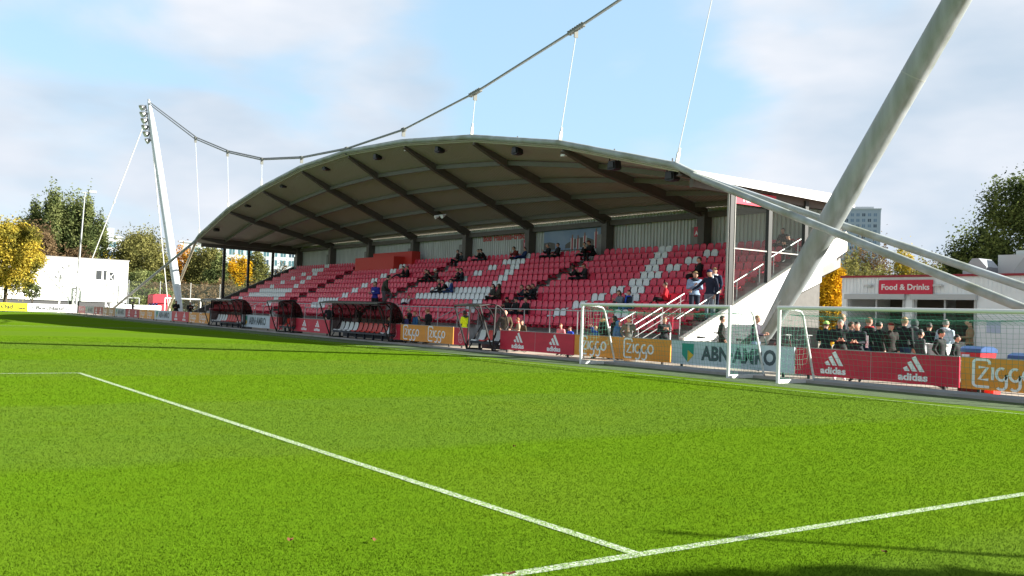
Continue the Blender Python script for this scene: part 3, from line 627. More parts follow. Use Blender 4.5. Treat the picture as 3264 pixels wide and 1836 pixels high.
def board(x0, x1, kind, label, z0=.18, z1=.89, frame=None, posts=True, yb=21.3, color=None):
    cx = (x0+x1)/2; b_ = thing('advertising_board', (cx, yb, .055), label, 'board', 'advertising boards along the pitch'); W_ = x1-x0-.02; h_ = z1-z0
    fn = lambda u, v: (u, -.0235, v+z0-.055)
    cols = {'adidas': REDB, 'crest': REDB, 'adidascrest': REDB, 'ziggo': ORANGE, 'abn': LBLUE, 'cola': REDB}
    mb = MB(); mb.box(-W_/2, W_/2, -.02, .02, z0-.055, z1-.055); mb.build('panel', color or cols[kind], b_)
    if posts:
        for px_ in (-W_/2+.4, W_/2-.4) if W_ > 2 else (0,):
            mb = MB(); mb.box(px_-.035, px_+.035, .021, .07, 0, z1-.07); mb.build('post', DARKS, b_)
    nj = max(1, int(round(W_/2.3))); mb = MB()
    for i in range(1, nj): mb.box(-W_/2+W_*i/nj-.006, -W_/2+W_*i/nj+.006, -.0225, -.0202, z0-.055, z1-.055)
    mb.box(-W_/2, W_/2, -.024, .024, z1-.0545, z1-.04); mb.build('edge_trim', mat('trim_grey', (.35, .35, .35), .5), b_)
    mb = MB()
    if kind == 'adidas':
        n_ = 2 if W_ > 3 else 1
        for i in range(n_): mb = MB(); logo_stripes(mb, fn, (i-(n_-1)/2)*W_/2.05 if n_ > 1 else 0, h_*.42, h_*.66); mb.build('logo', PAINTW, b_)
        mb = MB()
    elif kind == 'adidascrest':
        crest(mb, fn, -W_/2+.5, h_*.46, h_*.52); mb.build('crest', PAINTW, b_)
        for i in (0, 1): mb = MB(); logo_stripes(mb, fn, -W_/2+2.0+1.75*i, h_*.42, h_*.62); mb.build('logo', PAINTW, b_)
        mb = MB()
    elif kind == 'ziggo':
        for i in (0, 1): mb = MB(); logo_bracket(mb, fn, -W_/2+.30+i*W_/2.06, h_*.10, h_*.80*min(1.3, W_/4.6*1.3)); mb.build('logo', PAINTW, b_)
        mb = MB()
    elif kind == 'crest': crest(mb, fn, 0, h_*.42, h_*.5)
    elif kind == 'cola': put_text(mb, 'Coca-Cola', .36, fn, cx=0, y0=h_*.4, width=W_*.8)
    if mb.v and kind != 'abn': mb.build('lettering', PAINTW, b_)
    if kind == 'abn':
        put_text(mb, 'ABN\u00b7AMRO', h_*.80, fn, x0=-W_/2+W_*.27, y0=h_*.26, bold=.024, width=W_*.60); mb.build('lettering', GREYP, b_)
        sx = -W_/2+W_*.10; q = W_*.105
        mb = MB(); mb.add([fn(sx, h_*.9), fn(sx, h_*.42), fn(sx+q*.5, h_*.1), fn(sx+q, h_*.42), fn(sx+q, h_*.9)], [(0, 1, 2, 3, 4)])
        mb.cur = 1; fn2 = lambda u, v: (u, -.0255, v+z0-.055); mb.add([fn2(sx+q*.5, h_*.62), fn2(sx+q*.5, h_*.1), fn2(sx+q, h_*.42)], [(0, 1, 2)]); mb.build('shield', [GREENP, YELP], b_)
    return b_
TR = lambda n, c: mat(n, c, .5)
BACKLR = mat('backlit_red', hexc('b05a58'), .6); BACKLO = mat('backlit_orange', hexc('bb9468'), .6); BACKLW = mat('backlit_white', hexc('b9bdbc'), .6)  # washed-out look of sun from behind is mixed into these board colours
board(-109.6, -106.2, 'cola', 'small bright red board at the far corner of the pitch', .14, .87)
board(-106.2, -102.2, 'abn', 'backlit grey white board right of the small red corner board', .14, .87, color=BACKLW)
board(-102.2, -98.4, 'adidas', 'backlit dull red board between backlit grey and beige boards, far left', .14, .87, color=BACKLR)
board(-98.4, -93.4, 'ziggo', 'backlit beige board in front of the white lattice frame', .14, .87, color=BACKLO)
board(-93.4, -89.55, 'abn', 'pale board left of the far spectator with white stripes on the back', .15, .87, color=BACKLW)
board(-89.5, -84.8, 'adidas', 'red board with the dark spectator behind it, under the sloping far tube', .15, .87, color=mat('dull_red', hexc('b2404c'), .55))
board(-84.8, -80.1, 'ziggo', 'orange board halfway between the sloping far tube and the far mast', .15, .87)
board(-80.1, -75.2, 'abn', 'pale bank board just left of the far mast foot', .15, .88)
board(-75.2, -70.95, 'adidas', 'red board with two white logos directly in front of the far mast foot', .15, .89)
board(-70.9, -66.2, 'ziggo', 'orange board touching the left end of the farthest dugout', .16, .89)
board(-59.7, -54.95, 'abn', 'white bank board between the two farthest dugouts', .18, .93)
board(-54.9, -53.0, 'crest', 'short red crest board against the small second dugout', .18, .9)
board(-51.85, -46.5, 'adidascrest', 'red board with crest and two logos left of the longest dugout', .18, .9)
board(-39.9, -38.82, 'crest', 'narrow red crest board at the left end of the orange board with children', .18, .9)
board(-38.8, -34.2, 'ziggo', 'orange board with the row of children leaning over it', .18, .9)
board(-34.18, -33.05, 'crest', 'narrow red crest board just left of the nearest dugout', .18, .9)
board(-30.75, -26.17, 'adidas', 'deep red board right of the nearest dugout below the bald man', .16, .89)
board(-26.15, -21.42, 'ziggo', 'orange board seen through the net of the left training goal', .18, .89)
board(-21.4, -16.72, 'abn', 'pale blue bank board behind the gap between the two training goals', .18, .89)
board(-16.7, -12.06, 'adidas', 'deep red board behind the right training goal', .18, .89)
board(-12.04, -7.3, 'ziggo', 'orange board cut by the right edge of the picture', .18, .89)
def farboard(y0, y1, m_, txts, label):
    b_ = thing('advertising_board', (-113.0, (y0+y1)/2, .0), label, 'board', 'sunlit boards along the far end line'); W_ = y1-y0-.02
    mb = MB(); mb.box(-.02, .02, -W_/2, W_/2, .1, .93); mb.build('panel', m_, b_)
    for yy in (-W_/2+.4, W_/2-.4): mb = MB(); mb.box(-.08, -.021, yy-.03, yy+.03, 0, .9); mb.build('post', DARKS, b_)
    for tx, size, off, mt, wd_ in txts: mb = MB(); put_text(mb, tx, size, lambda u, v: (.05, u, v), cx=off, y0=.33, bold=.012, width=wd_); mb.build('lettering', mt, b_)
YELB = mat('yellow_board', hexc('d9d21e'), .5); BLKP = mat('dark_print', (.02, .02, .022), .5)
farboard(6.5, 11.9, PAINTW, (('Borchland', .42, 0, GREYP, 2.6),), 'white sunlit board beyond the left edge of the picture')
farboard(11.9, 16.9, YELB, (('Oad', .62, .55, BLKP, 1.1), ('Oad.nl', .26, 1.9, BLKP, .72)), 'bright yellow sunlit board at the left edge of the picture')
farboard(16.9, 21.8, PAINTW, (('Borchland', .52, -.25, BLKP, 2.7), ('o', .5, -2.0, GREYP, .3), ('o', .5, 1.5, GREYP, .3)), 'white sunlit board with black lettering in front of the white building')

# ------------------------------------------------------------ dugouts
TINT = glass('tinted_dugout_glass', (.24, .17, .165), .10, .15); CLEARG = glass('clear_dugout_glass', (.62, .62, .63), .03, .2)
def dugout_seat(par, x, white, y=21.75):
    mb = MB(); n = 5
    prof = [(-.40, .36), (-.36, .40), (-.16, .38), (-.04, .40), (.03, .54), (.07, .72), (.07, .80)]; wd = [.19, .21, .21, .21, .215, .20, .12]
    for (yy, z), w_ in zip(prof, wd):
        for i in range(n): u = -1+2*i/(n-1); mb.v.append((x+u*w_, y+yy-.02*u*u, z+.02*u*u))
    for j in range(len(prof)-1):
        for i in range(n-1): a = j*n+i; mb.f.append((a, a+1, a+n+1, a+n)); mb.m.append(0)
    mb.build('seat', SEATW if white else mat('dugout_red', hexc('c8372c'), .4), par, smooth=True)
def dugout(x0, x1, pattern, label, tint, zmax=1.82):
    cx = (x0+x1)/2; d_ = thing('dugout', (cx, 20.95, .055), label, 'dugout', 'team dugouts between the boards'); h = (x1-x0)/2
    prof = [(-.65, zmax-.08), (-.35, zmax-.02), (-.05, zmax+.01), (.22, zmax-.05), (.45, zmax-.22), (.62, zmax-.50), (.70, 1.0), (.70, .45)]
    nr = max(2, int(round((x1-x0)/.95)))
    for i in range(nr+1):
        x = -h+2*h*i/nr; mb = MB(); mb.tube([(x, y, z) for y, z in prof], .028, 6); mb.build('rib', DARKS, d_, smooth=True)
    for x in (-h, h):
        mb = MB(); mb.bar((x, -.65, zmax-.08), (x, 0, 0), .05, .05); mb.bar((x, 0, 0), (x, .08, zmax), .05, .05); mb.bar((x, .1, .05), (x, .68, 1.0), .04, .04); mb.bar((x, 0, .03), (x, .72, .03), .10, .06)
        mb.build('end_frame', DARKS, d_)
        mb = MB(); P = [(x, .1, .35), (x, .08, zmax)]+[(x, y, z) for y, z in prof[3:]]; mb.add(P, [tuple(range(len(P)))]); mb.build('end_pane', tint, d_)
    mb = MB()
    for (y0_, z0_), (y1_, z1_) in zip(prof[1:-1], prof[2:]): mb.quad((-h, y0_, z0_+.03), (h, y0_, z0_+.03), (h, y1_, z1_+.03), (-h, y1_, z1_+.03))
    mb.build('roof_pane', tint, d_)
    mb = MB(); mb.quad((-h, -.65, zmax-.05), (h, -.65, zmax-.05), (h, -.35, zmax+.012), (-h, -.35, zmax+.012)); mb.bar((-h, -.65, zmax-.07), (h, -.65, zmax-.07), .06, .07); mb.build('front_roof', mat('dark_roof_panel', (.05, .045, .04), .4) , d_)
    mb = MB(); mb.box(-h, h, .71, .74, .05, .72); mb.box(-h+.05, h-.05, .10, .60, .26, .345)
    for i in range(nr): mb.box(-h+.4+i*(2*h-.8)/max(1, nr-1)-.03, -h+.4+i*(2*h-.8)/max(1, nr-1)+.03, .30, .40, 0, .26)
    mb.build('bench_frame', mat('navy_panel', (.03, .035, .05), .5), d_)
    n = len(pattern)
    for i, ch in enumerate(pattern): dugout_seat(d_, -h+.35+(2*h-.7)*(i/(n-1) if n > 1 else .5), ch == 'w', .50)
    return d_
dugout(-65.1, -58.95, 'wwwwrrrrrrww', 'farthest dugout, long, with a pale sunlit roof edge and white and red seats', TINT)
dugout(-52.95, -50.95, 'rrr', 'small dark red tinted dugout between the white bank board and the crest board', TINT)
dugout(-45.65, -39.25, 'wwwwrrrrrrww', 'long dark tinted dugout in the middle with twelve white and red seats', TINT)
dugout(-32.6, -30.75, 'wrw', 'nearest dugout, narrow and clear, right of the orange board', CLEARG)
# ------------------------------------------------------------ training goals
ALU = mat('goal_white', (.74, .75, .74), .35, .1); NETG = mat('green_net', (.055, .24, .16), .8); NETW = mat('pale_net', (.45, .62, .52), .8)
def goal(x0, x1, yf, label, H=1.98):
    g_ = thing('training_goal', ((x0+x1)/2, yf, 0), label, 'goal', 'white training goals'); h = (x1-x0)/2
    mb = MB(); mb.tube([(-h, 0, 0), (-h, 0, H-.06)], .048, 12); mb.build('post', ALU, g_, smooth=True)
    mb = MB(); mb.tube([(h, 0, 0), (h, 0, H-.06)], .048, 12); mb.build('post', ALU, g_, smooth=True)
    mb = MB(); mb.tube([(-h-.048, 0, H-.06), (h+.048, 0, H-.06)], .048, 12); mb.build('crossbar', ALU, g_, smooth=True)
    side = [(.05, H-.07), (.60, H-.10), (.85, H-.14), (.95, H-.25), (1.45, .1)]
    for s_ in (-1, 1):
        mb = MB(); mb.tube([(s_*h, y, z) for y, z in side], .03, 8); mb.build('side_frame', ALU, g_, smooth=True)
        mb = MB(); mb.bar((s_*h, 0, .05), (s_*h, 1.4, .05), .08, .1); mb.build('ground_bar', ALU, g_)
    mb = MB(); mb.bar((-h, 1.45, .06), (h, 1.45, .06), .12, .12); mb.build('rear_bar', mat('rear_bar', (.30, .32, .34), .5), g_)
    netp = [(.03, H-.10), (.30, H-.22), (.62, H-.24), (.95, H-.32), (1.12, 1.2), (1.28, .7), (1.42, .12)]; r_ = .0032
    mb = MB(); nx = int(2*h/.125)
    for i in range(nx+1):
        x = -h+2*h*i/nx; sg_ = math.sin(i*.9)*.02
        mb.tube([(x+(.10 if 0 < j < 6 else 0)*math.sin(j+i*.13)+sg_, y+.015*math.sin(i*.7+j), z-.05*math.sin(math.pi*i/nx)*(1 if 0 < j < 4 else 0)) for j, (y, z) in enumerate(netp)], r_, 3, cap=False)
    ys = np.linspace(0, 6, 26)
    for q in ys:
        y = float(np.interp(q, range(7), [p[0] for p in netp])); z = float(np.interp(q, range(7), [p[1] for p in netp]))
        mb.tube([(-h+2*h*i/14, y+.02*math.sin(i*1.3+q), z-(.05 if .3 < q < 4 else 0)*math.sin(math.pi*i/14)+.01*math.sin(i*2.1+q*3)) for i in range(15)], r_, 3, cap=False)
    for s_ in (-1, 1):
        for z in np.arange(.15, H-.15, .125):
            ym = float(np.interp(z, [.1, .7, 1.2, H-.3], [1.42, 1.28, 1.12, .95])); mb.tube([(s_*h+.04*math.sin(k+z*7), ym*k/6, z-.05*math.sin(math.pi*k/6)) for k in range(7)], r_, 3, cap=False)
        for y in np.arange(.12, 1.35, .125):
            zt_ = float(np.interp(y, [0, .95, 1.12, 1.28, 1.42], [H-.15, H-.3, 1.2, .7, .1])); mb.tube([(s_*h+.03*math.sin(k*1.3+y*9), y, .1+(zt_-.1)*k/6) for k in range(7)], r_, 3, cap=False)
    mb.build('net', NETG, g_)
    return g_
goal(-23.88, -17.66, 19.72, 'left one of the two white training goals with a green net')
goal(-15.9, -9.68, 19.6, 'right one of the two white training goals, cut by the right edge')

# ------------------------------------------------------------ kiosk, bins, clutter behind the boards
KY = 33.0
K = thing('kiosk', (-17, KY, .055), 'white food kiosk with red roof trim and two open serving hatches', 'kiosk'); 
KW = mat('kiosk_cladding', (.80, .82, .83), .5, noise=.08, nscale=2)
def kb(x0, x1, y0, y1, z0, z1): return (x0+17, x1+17, y0-KY, y1-KY, z0-.055, z1-.055)
mb = MB()
X0, X1, D1, D2, E1, E2 = -23.68, -5.0, -23.35, -20.98, -20.5, -18.2
mb.box(*kb(X0, D1, KY, KY+.15, .055, 2.62)); mb.box(*kb(D2, E1, KY, KY+.15, .055, 2.62)); mb.box(*kb(E2, X1, KY, KY+.15, .055, 2.62)); mb.box(*kb(X0, X1, KY, KY+.15, 2.62, 3.45))
mb.box(*kb(D1, D2, KY, KY+.15, .055, 1.05)); mb.box(*kb(E1, E2, KY, KY+.15, .055, 1.05)); mb.box(*kb(X0, X0+.15, KY+.151, KY+6, .055, 3.45)); mb.box(*kb(X0, X1, KY+6, KY+6.15, .055, 3.45)); mb.box(*kb(X0+.16, X1-.1, KY+.16, KY+5.9, 3.3, 3.4))
mb.build('wall', KW, K)
mb = MB(); x = X0
while x < X1: mb.box(*kb(x, x+.03, KY-.02, KY-.001, 2.86, 3.4)); x += .16
mb.build('cladding_ribs', KW, K)
mb = MB(); mb.box(*kb(X0-.05, X1+.05, KY-.08, KY+6.2, 3.45, 3.53)); mb.build('roof_trim', mat('trim_red', hexc('8e2230'), .5), K)
for a_, b_ in ((D1, D2), (E1, E2)):
    mb = MB(); mb.box(*kb(a_-.12, b_+.12, KY-.16, KY-.003, 2.60, 2.80)); mb.box(*kb(a_-.08, a_-.001, KY-.05, KY-.003, .4, 2.6)); mb.box(*kb(b_+.001, b_+.08, KY-.05, KY-.003, .4, 2.6)); mb.build('shutter_box', mat('shutter_grey', (.45, .46, .46), .5), K)
    mb = MB(); mb.box(*kb(a_, b_, KY-.25, KY+.3, 1.055, 1.10)); mb.build('counter', mat('counter_steel', (.4, .41, .42), .3, .5), K)
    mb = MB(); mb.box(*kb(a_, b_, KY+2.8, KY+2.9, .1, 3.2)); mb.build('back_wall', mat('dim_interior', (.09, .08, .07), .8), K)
    mb = MB(); mb.box(*kb((a_+b_)/2-.03, (a_+b_)/2+.03, KY+.05, KY+.1, 1.1, 2.6)); mb.build('mullion', mat('shutter_grey', (.45, .46, .46), .5), K)
sgn = MB(); sgn.box(*kb(-21.97, -19.75, KY-.10, KY-.06, 2.80, 3.34)); sgo = sgn.build('sign', REDB, K)
mb = MB(); put_text(mb, 'Food & Drinks', .30, lambda u, v: (u+17, -.103, v-.055), cx=-20.86, y0=2.97, bold=.008, width=1.98); mb.build('lettering', mat('cream_print', hexc('ddd6d4'), .5), sgo)
for lx in (-22.38, -19.5):
    mb = MB(); mb.box(*kb(lx-.16, lx+.16, KY-.24, KY-.10, 3.08, 3.16)); mb.box(*kb(lx-.03, lx+.03, KY-.10, KY-.02, 3.06, 3.12)); mb.build('wall_lamp', mat('lamp_grey', (.5, .51, .5), .4), K)
mb = MB(); mb.box(*kb(-17.75, -17.25, KY-.012, KY-.004, 1.45, 1.85)); mb.build('notice', mat('paper', hexc('b9c3d6'), .8), K)
# rooftop plant
r1 = thing('air_handling_unit', (-17.7, 35, 3.56), 'pale square ventilation unit on the kiosk roof', 'ventilation unit')
mb = MB(); mb.box(-.75, .45, 0, 1.2, 0, .78); mb.build('housing', mat('unit_white', (.55, .58, .58), .5), r1)
mb = MB(); mb.box(-.25, .95, .3, 1.4, .79, .95); mb.box(.5, 1.3, .35, 1.3, .1, .78); mb.build('duct_head', mat('unit_white', (.55, .58, .58), .5), r1)
for lx, lb, s_ in ((-16.6, 'grey metal duct at the right end of the kiosk roof', 1.3), (-18.9, 'small grey duct end left of the pale ventilation unit', .5)):
    mb = MB(); mb.prism([(-s_/2-.2, 0), (s_/2+.2, 0), (s_/2+.2, .3), (s_/2-.1, .62), (-s_/2+.15, .62), (-s_/2-.2, .15)], 'y', 0, .9); tag(mb.build('roof_duct', mat('duct_grey', (.36, .38, .40), .4, .5), loc=(lx, 34.2, 3.56)), lb, 'duct', 'ducts on the kiosk roof')
def bin_(x, y, label, s_=1.0):
    b_ = thing('waste_bin', (x, y, .055), label, 'bin', 'red waste bins with blue lids')
    mb = MB(); mb.add([(-.45*s_, -.35, 0), (.45*s_, -.35, 0), (.45*s_, .35, 0), (-.45*s_, .35, 0), (-.62*s_, -.42, .85), (.62*s_, -.42, .85), (.62*s_, .42, .85), (-.62*s_, .42, .85)], [(0, 3, 2, 1), (4, 5, 6, 7), (0, 1, 5, 4), (1, 2, 6, 5), (2, 3, 7, 6), (3, 0, 4, 7)]); mb.build('body', mat('bin_red', hexc('ad2b33'), .45), b_)
    mb = MB(); mb.prism([(-.45, .86), (.45, .86), (.43, .96), (.2, 1.03), (-.2, 1.03), (-.43, .96)], 'x', -.66*s_, .66*s_); mb.build('lid', mat('bin_blue', hexc('2f4f80'), .45), b_)
    return b_
b1 = bin_(-14.2, 26.0, 'red waste bin with a blue lid and a pale sticker, behind the red board', .46); mb = MB(); mb.box(-.24, -.02, -.432, -.428, .55, .80); mb.build('sticker', mat('paper', hexc('b9c3d6'), .8), b1); mb = MB(); mb.box(-.15, -.05, -.438, -.433, .62, .70); mb.build('red_label', REDB, b1)
bin_(-12.25, 24.8, 'red waste bin with a blue lid at the right edge of the picture', .46).scale = (1, 1, .9)
mb = MB(); mb.box(-.45, .2, -.12, .12, 0, .22); mb.cur = 1; mb.box(.202, .42, -.15, .15, 0, .25); mb.cur = 0; mb.tube([(.2, -.14, .12), (.2, .14, .12)], .1, 10)
tag(mb.build('tool_case', [mat('black_red_case', (.05, .01, .012), .5), mat('case_red', hexc('d52f2a'), .5)], loc=(-11.85, 21.75, .056)), 'black and red case on the ground under the orange board', 'case')
for i, (x, y) in enumerate(((-17.0, 25.6), (-15.9, 25.8), (-14.9, 25.2))):
    t_ = thing('standing_table', (x, y, .055), 'white draped standing table in the kiosk crowd, %s from the left' % ['first', 'second', 'third'][i], 'table', 'draped standing tables in the crowd')
    mb = MB(); mb.tube([(0, 0, 0), (0, 0, .4), (0, 0, 1.02)], [.34, .18, .33], 12); mb.build('cloth', mat('grey_cloth', (.5, .52, .53), .8), t_, smooth=True); mb = MB(); mb.tube([(0, 0, 1.02), (0, 0, 1.05)], .35, 16); mb.build('tabletop', WHITE, t_)
# sign on a post beside the stairs
sp_ = thing('sign_post', (-26.25, 26.0, .055), 'red sign with a white letter A on a post by the stair rails', 'sign')
mb = MB(); mb.tube([(0, .03, 0), (0, .03, 1.5)], .03, 8); mb.build('post', WHITE, sp_); mb = MB(); mb.box(-.17, .17, -.02, .0, 1.08, 1.62); pn = mb.build('panel', REDB, sp_)
mb = MB(); put_text(mb, 'A', .36, lambda u, v: (u, -.024, v), cx=0, y0=1.13, bold=.02); mb.box(-.13, -.02, -.024, -.0205, 1.5, 1.55); mb.build('lettering', PAINTW, pn)
for x, ch, lb in ((-40.95, '', ''),): pass
for (px, py, Y_, ch, lb) in ((813, 978, 26.7, 'D', 'dark red sign with letter D on a post by the farthest railing'), (1082, 988, 26.7, 'C', 'red sign with letter C seen through the long dugout'), (1493, 1003, 26.7, '3', 'red sign with a white number 3 behind the steward')):
    p = at(px, py, Y=Y_); s_ = thing('sign_post', (p[0], Y_, .055), lb, 'sign', 'section signs at the front wall'); z = p[2]-.055
    mb = MB(); mb.tube([(0, .04, 0), (0, .04, z)], .025, 6); mb.build('post', GALV, s_); mb = MB(); mb.box(-.26, .26, -.02, 0, z-.28, z+.28); pn = mb.build('panel', REDB, s_); mb = MB(); put_text(mb, ch, .42, lambda u, v: (u, -.024, v), cx=0, y0=z-.16, bold=.012); mb.build('lettering', PAINTW, pn)
# banner on the back wall
bn_ = thing('team_banner', (-46.0, 37.2, 5.68), 'wide photo banner with players in red and white shirts on the back wall', 'banner')
mb = MB(); mb.box(-3.12, 3.1, -.03, 0, 0, 1.25); mb.build('sheet', mat('banner_sky', hexc('8c9db3'), .6, noise=.25, nscale=.5, dirt=hexc('5f7ba0')), bn_)
mb = MB(); pts = [(-.9+.0, .1)]+[(-.9+3.4*i/12, .1+.62*math.sin(math.pi*(.12+.80*i/12))) for i in range(13)]+[(2.5, .1)]
mb.add([(x, -.034, z) for x, z in pts], [tuple(range(len(pts)))]); mb.add([(-3.1, -.034, .05), (-1.9, -.034, .05), (-1.95, -.034, .45), (-2.5, -.034, .55), (-3.1, -.034, .5)], [(0, 1, 2, 3, 4)]); mb.build('printed_roof', mat('banner_dark', hexc('5d5a55'), .6), bn_)
for i, (x, h) in enumerate(((-.2, .92), (.35, .86), (1.0, 1.0), (2.05, 1.2), (2.75, 1.1))):
    mb = MB(); mb.box(x-.17, x+.17, -.042, -.038, .0, h-.2); mb.cur = 1; mb.box(x-.07, x+.07, -.048, -.043, .0, h-.2); mb.cur = 2; mb.box(x-.06, x+.06, -.046, -.0425, h-.2+.001, h); mb.build('printed_player', [mat('print_white', (.6, .58, .56), .6), mat('print_red', hexc('a8404a'), .6), mat('print_skin', hexc('8c7060'), .6)], bn_)
# ------------------------------------------------------------ bicycles
def bicycle(loc, rz, label, colr=(.03, .03, .03), sc=1):
    b_ = thing('bicycle', loc, label, 'bicycle', 'parked bicycles behind the boards', rz); b_.scale = (sc, sc, sc); fm = mat('bike_frame_%.2f' % colr[0], colr, .35)
    for x in (-.53, .53):
        mb = MB(); mb.tube([(x+.33*math.cos(R(a)), 0, .34+.33*math.sin(R(a))) for a in range(0, 361, 20)], .018, 6, cap=False); wl = mb.build('wheel', BLACK, b_, smooth=True)
        mb = MB()
        for a in range(0, 180, 30): mb.tube([(x+.32*math.cos(R(a)), 0, .34+.32*math.sin(R(a))), (x-.32*math.cos(R(a)), 0, .34-.32*math.sin(R(a)))], .004, 3)
        mb.build('spokes', GALV, wl)
    mb = MB()
    for a, c in (((-.53, .34), (-.1, .30)), ((-.1, .30), (-.22, .82)), ((-.53, .34), (-.2, .72)), ((-.1, .30), (.38, .75)), ((-.19, .72), (.36, .82)), ((.53, .34), (.34, .95))): mb.tube([(a[0], 0, a[1]), (c[0], 0, c[1])], .018, 6)
    mb.build('frame', fm, b_, smooth=True)
    mb = MB(); mb.prism([(-.38, .84), (-.12, .86), (-.12, .90), (-.38, .92)], 'y', -.07, .07); mb.build('saddle', BLACK, b_)
    mb = MB(); mb.tube([(.34, 0, .95), (.33, 0, 1.08)], .014, 6); mb.tube([(.12, -.28, 1.05), (.30, -.22, 1.08), (.36, 0, 1.08), (.30, .22, 1.08), (.12, .28, 1.05)], .014, 6); mb.build('handlebar', GALV, b_, smooth=True)
    mb = MB(); mb.bar((-.62, 0, .72), (-.25, 0, .74), .12, .02); mb.tube([(-.53, -.05, .36), (-.55, -.05, .72)], .008, 4); mb.build('carrier', fm, b_)
def gx(px, Y): return at(px, 1100, Y=Y)[0]
bicycle((gx(2255, 25.4), 25.4, .055), .35, 'black bicycle left of the man in the dark jacket, against the white wall')
bicycle((gx(2365, 24.6), 24.6, .055), -.5, 'dark bicycle leaning behind the pale board left of the man in the purple hoodie', (.05, .05, .06))
bicycle((gx(2410, 25.8), 25.8, .055), .1, 'bicycle with a green frame between the bicycles and the mast foot', (.02, .08, .07))
bicycle((gx(2487, 27.5), 27.5, .055), .2, 'bicycle standing right of the mast foot behind the board', (.08, .02, .02))
bicycle((gx(2555, 29.0), 29.0, .055), .0, 'grey bicycle against the grey wall left of the man with the lime cap', (.12, .12, .12))
bicycle((gx(1655, 22.2), 22.2, .055), .1, 'small child bicycle partly hidden under the deep red board below the bald man', (.25, .02, .03), .6)
bicycle((gx(1810, 22.3), 22.3, .055), 2.9, 'bicycle under the right end of the deep red board', (.04, .04, .06), .62)
for px, nm, lb in ((1560, 'pushchair', 'folded pushchair under the deep red board'),): pass
mb = MB(); mb.ball((0, 0, .14), .34, .2, .17, 14, 8, fn=lambda v: (v[0]+.03*math.sin(v[2]*40), v[1], v[2]+.02*math.sin(v[0]*30)))
tag(mb.build('plastic_bag', mat('clear_plastic', (.42, .46, .48), .25), smooth=True, loc=(gx(2010, 22.0), 22.0, .056)), 'crumpled clear plastic bag on the ground behind the left training goal', 'bag')
# ------------------------------------------------------------ trees
def leafmat(name, c1, c2, c3=None):
    m = bpy.data.materials.new(name); m.use_nodes = True; t = m.node_tree; t.nodes.clear(); N = t.nodes.new; L = t.links.new
    g = N('ShaderNodeNewGeometry'); n = N('ShaderNodeTexNoise'); n.inputs['Scale'].default_value = .55; n.inputs['Detail'].default_value = 3; L(g.outputs['Position'], n.inputs['Vector'])
    mr = N('ShaderNodeMapRange'); L(n.outputs['Fac'], mr.inputs[0]); mr.inputs[1].default_value = .38; mr.inputs[2].default_value = .62
    ad = N('ShaderNodeMath'); ad.operation = 'MULTIPLY_ADD'; L(g.outputs['Random Per Island'], ad.inputs[0]); ad.inputs[1].default_value = .5; L(mr.outputs[0], ad.inputs[2])
    cr = N('ShaderNodeValToRGB'); L(ad.outputs[0], cr.inputs[0]); e = cr.color_ramp.elements; e[0].position = .15; e[0].color = (*c1, 1); e[1].position = 1.0; e[1].color = (*c2, 1)
    if c3: x = cr.color_ramp.elements.new(1.3 if False else .6); x.color = (*c3, 1)
    d = N('ShaderNodeBsdfDiffuse'); tl = N('ShaderNodeBsdfTranslucent'); ms = N('ShaderNodeMixShader'); ms.inputs[0].default_value = .3; o = N('ShaderNodeOutputMaterial')
    L(cr.outputs[0], d.inputs[0]); L(cr.outputs[0], tl.inputs[0]); L(d.outputs[0], ms.inputs[1]); L(tl.outputs[0], ms.inputs[2]); L(ms.outputs[0], o.inputs[0]); return m
LM = {'yellow': leafmat('yellow_leaves', (.09, .09, .022), (.46, .35, .05), (.27, .24, .045)), 'dark': leafmat('dark_leaves', (.025, .042, .017), (.13, .165, .05), (.065, .09, .03)), 'green': leafmat('green_leaves', (.045, .062, .025), (.20, .225, .085), (.11, .14, .05)),
      'olive': leafmat('olive_leaves', (.07, .075, .025), (.25, .24, .08), (.15, .15, .05)), 'orange': leafmat('orange_leaves', (.16, .07, .015), (.55, .26, .02), (.36, .17, .02)), 'brown': leafmat('brown_leaves', (.07, .05, .03), (.20, .14, .075), (.13, .09, .05)),
      'gold': leafmat('gold_leaves', (.24, .14, .015), (.75, .44, .025), (.50, .31, .02))}
BARK = mat('bark', (.09, .07, .05), .9, noise=.3)
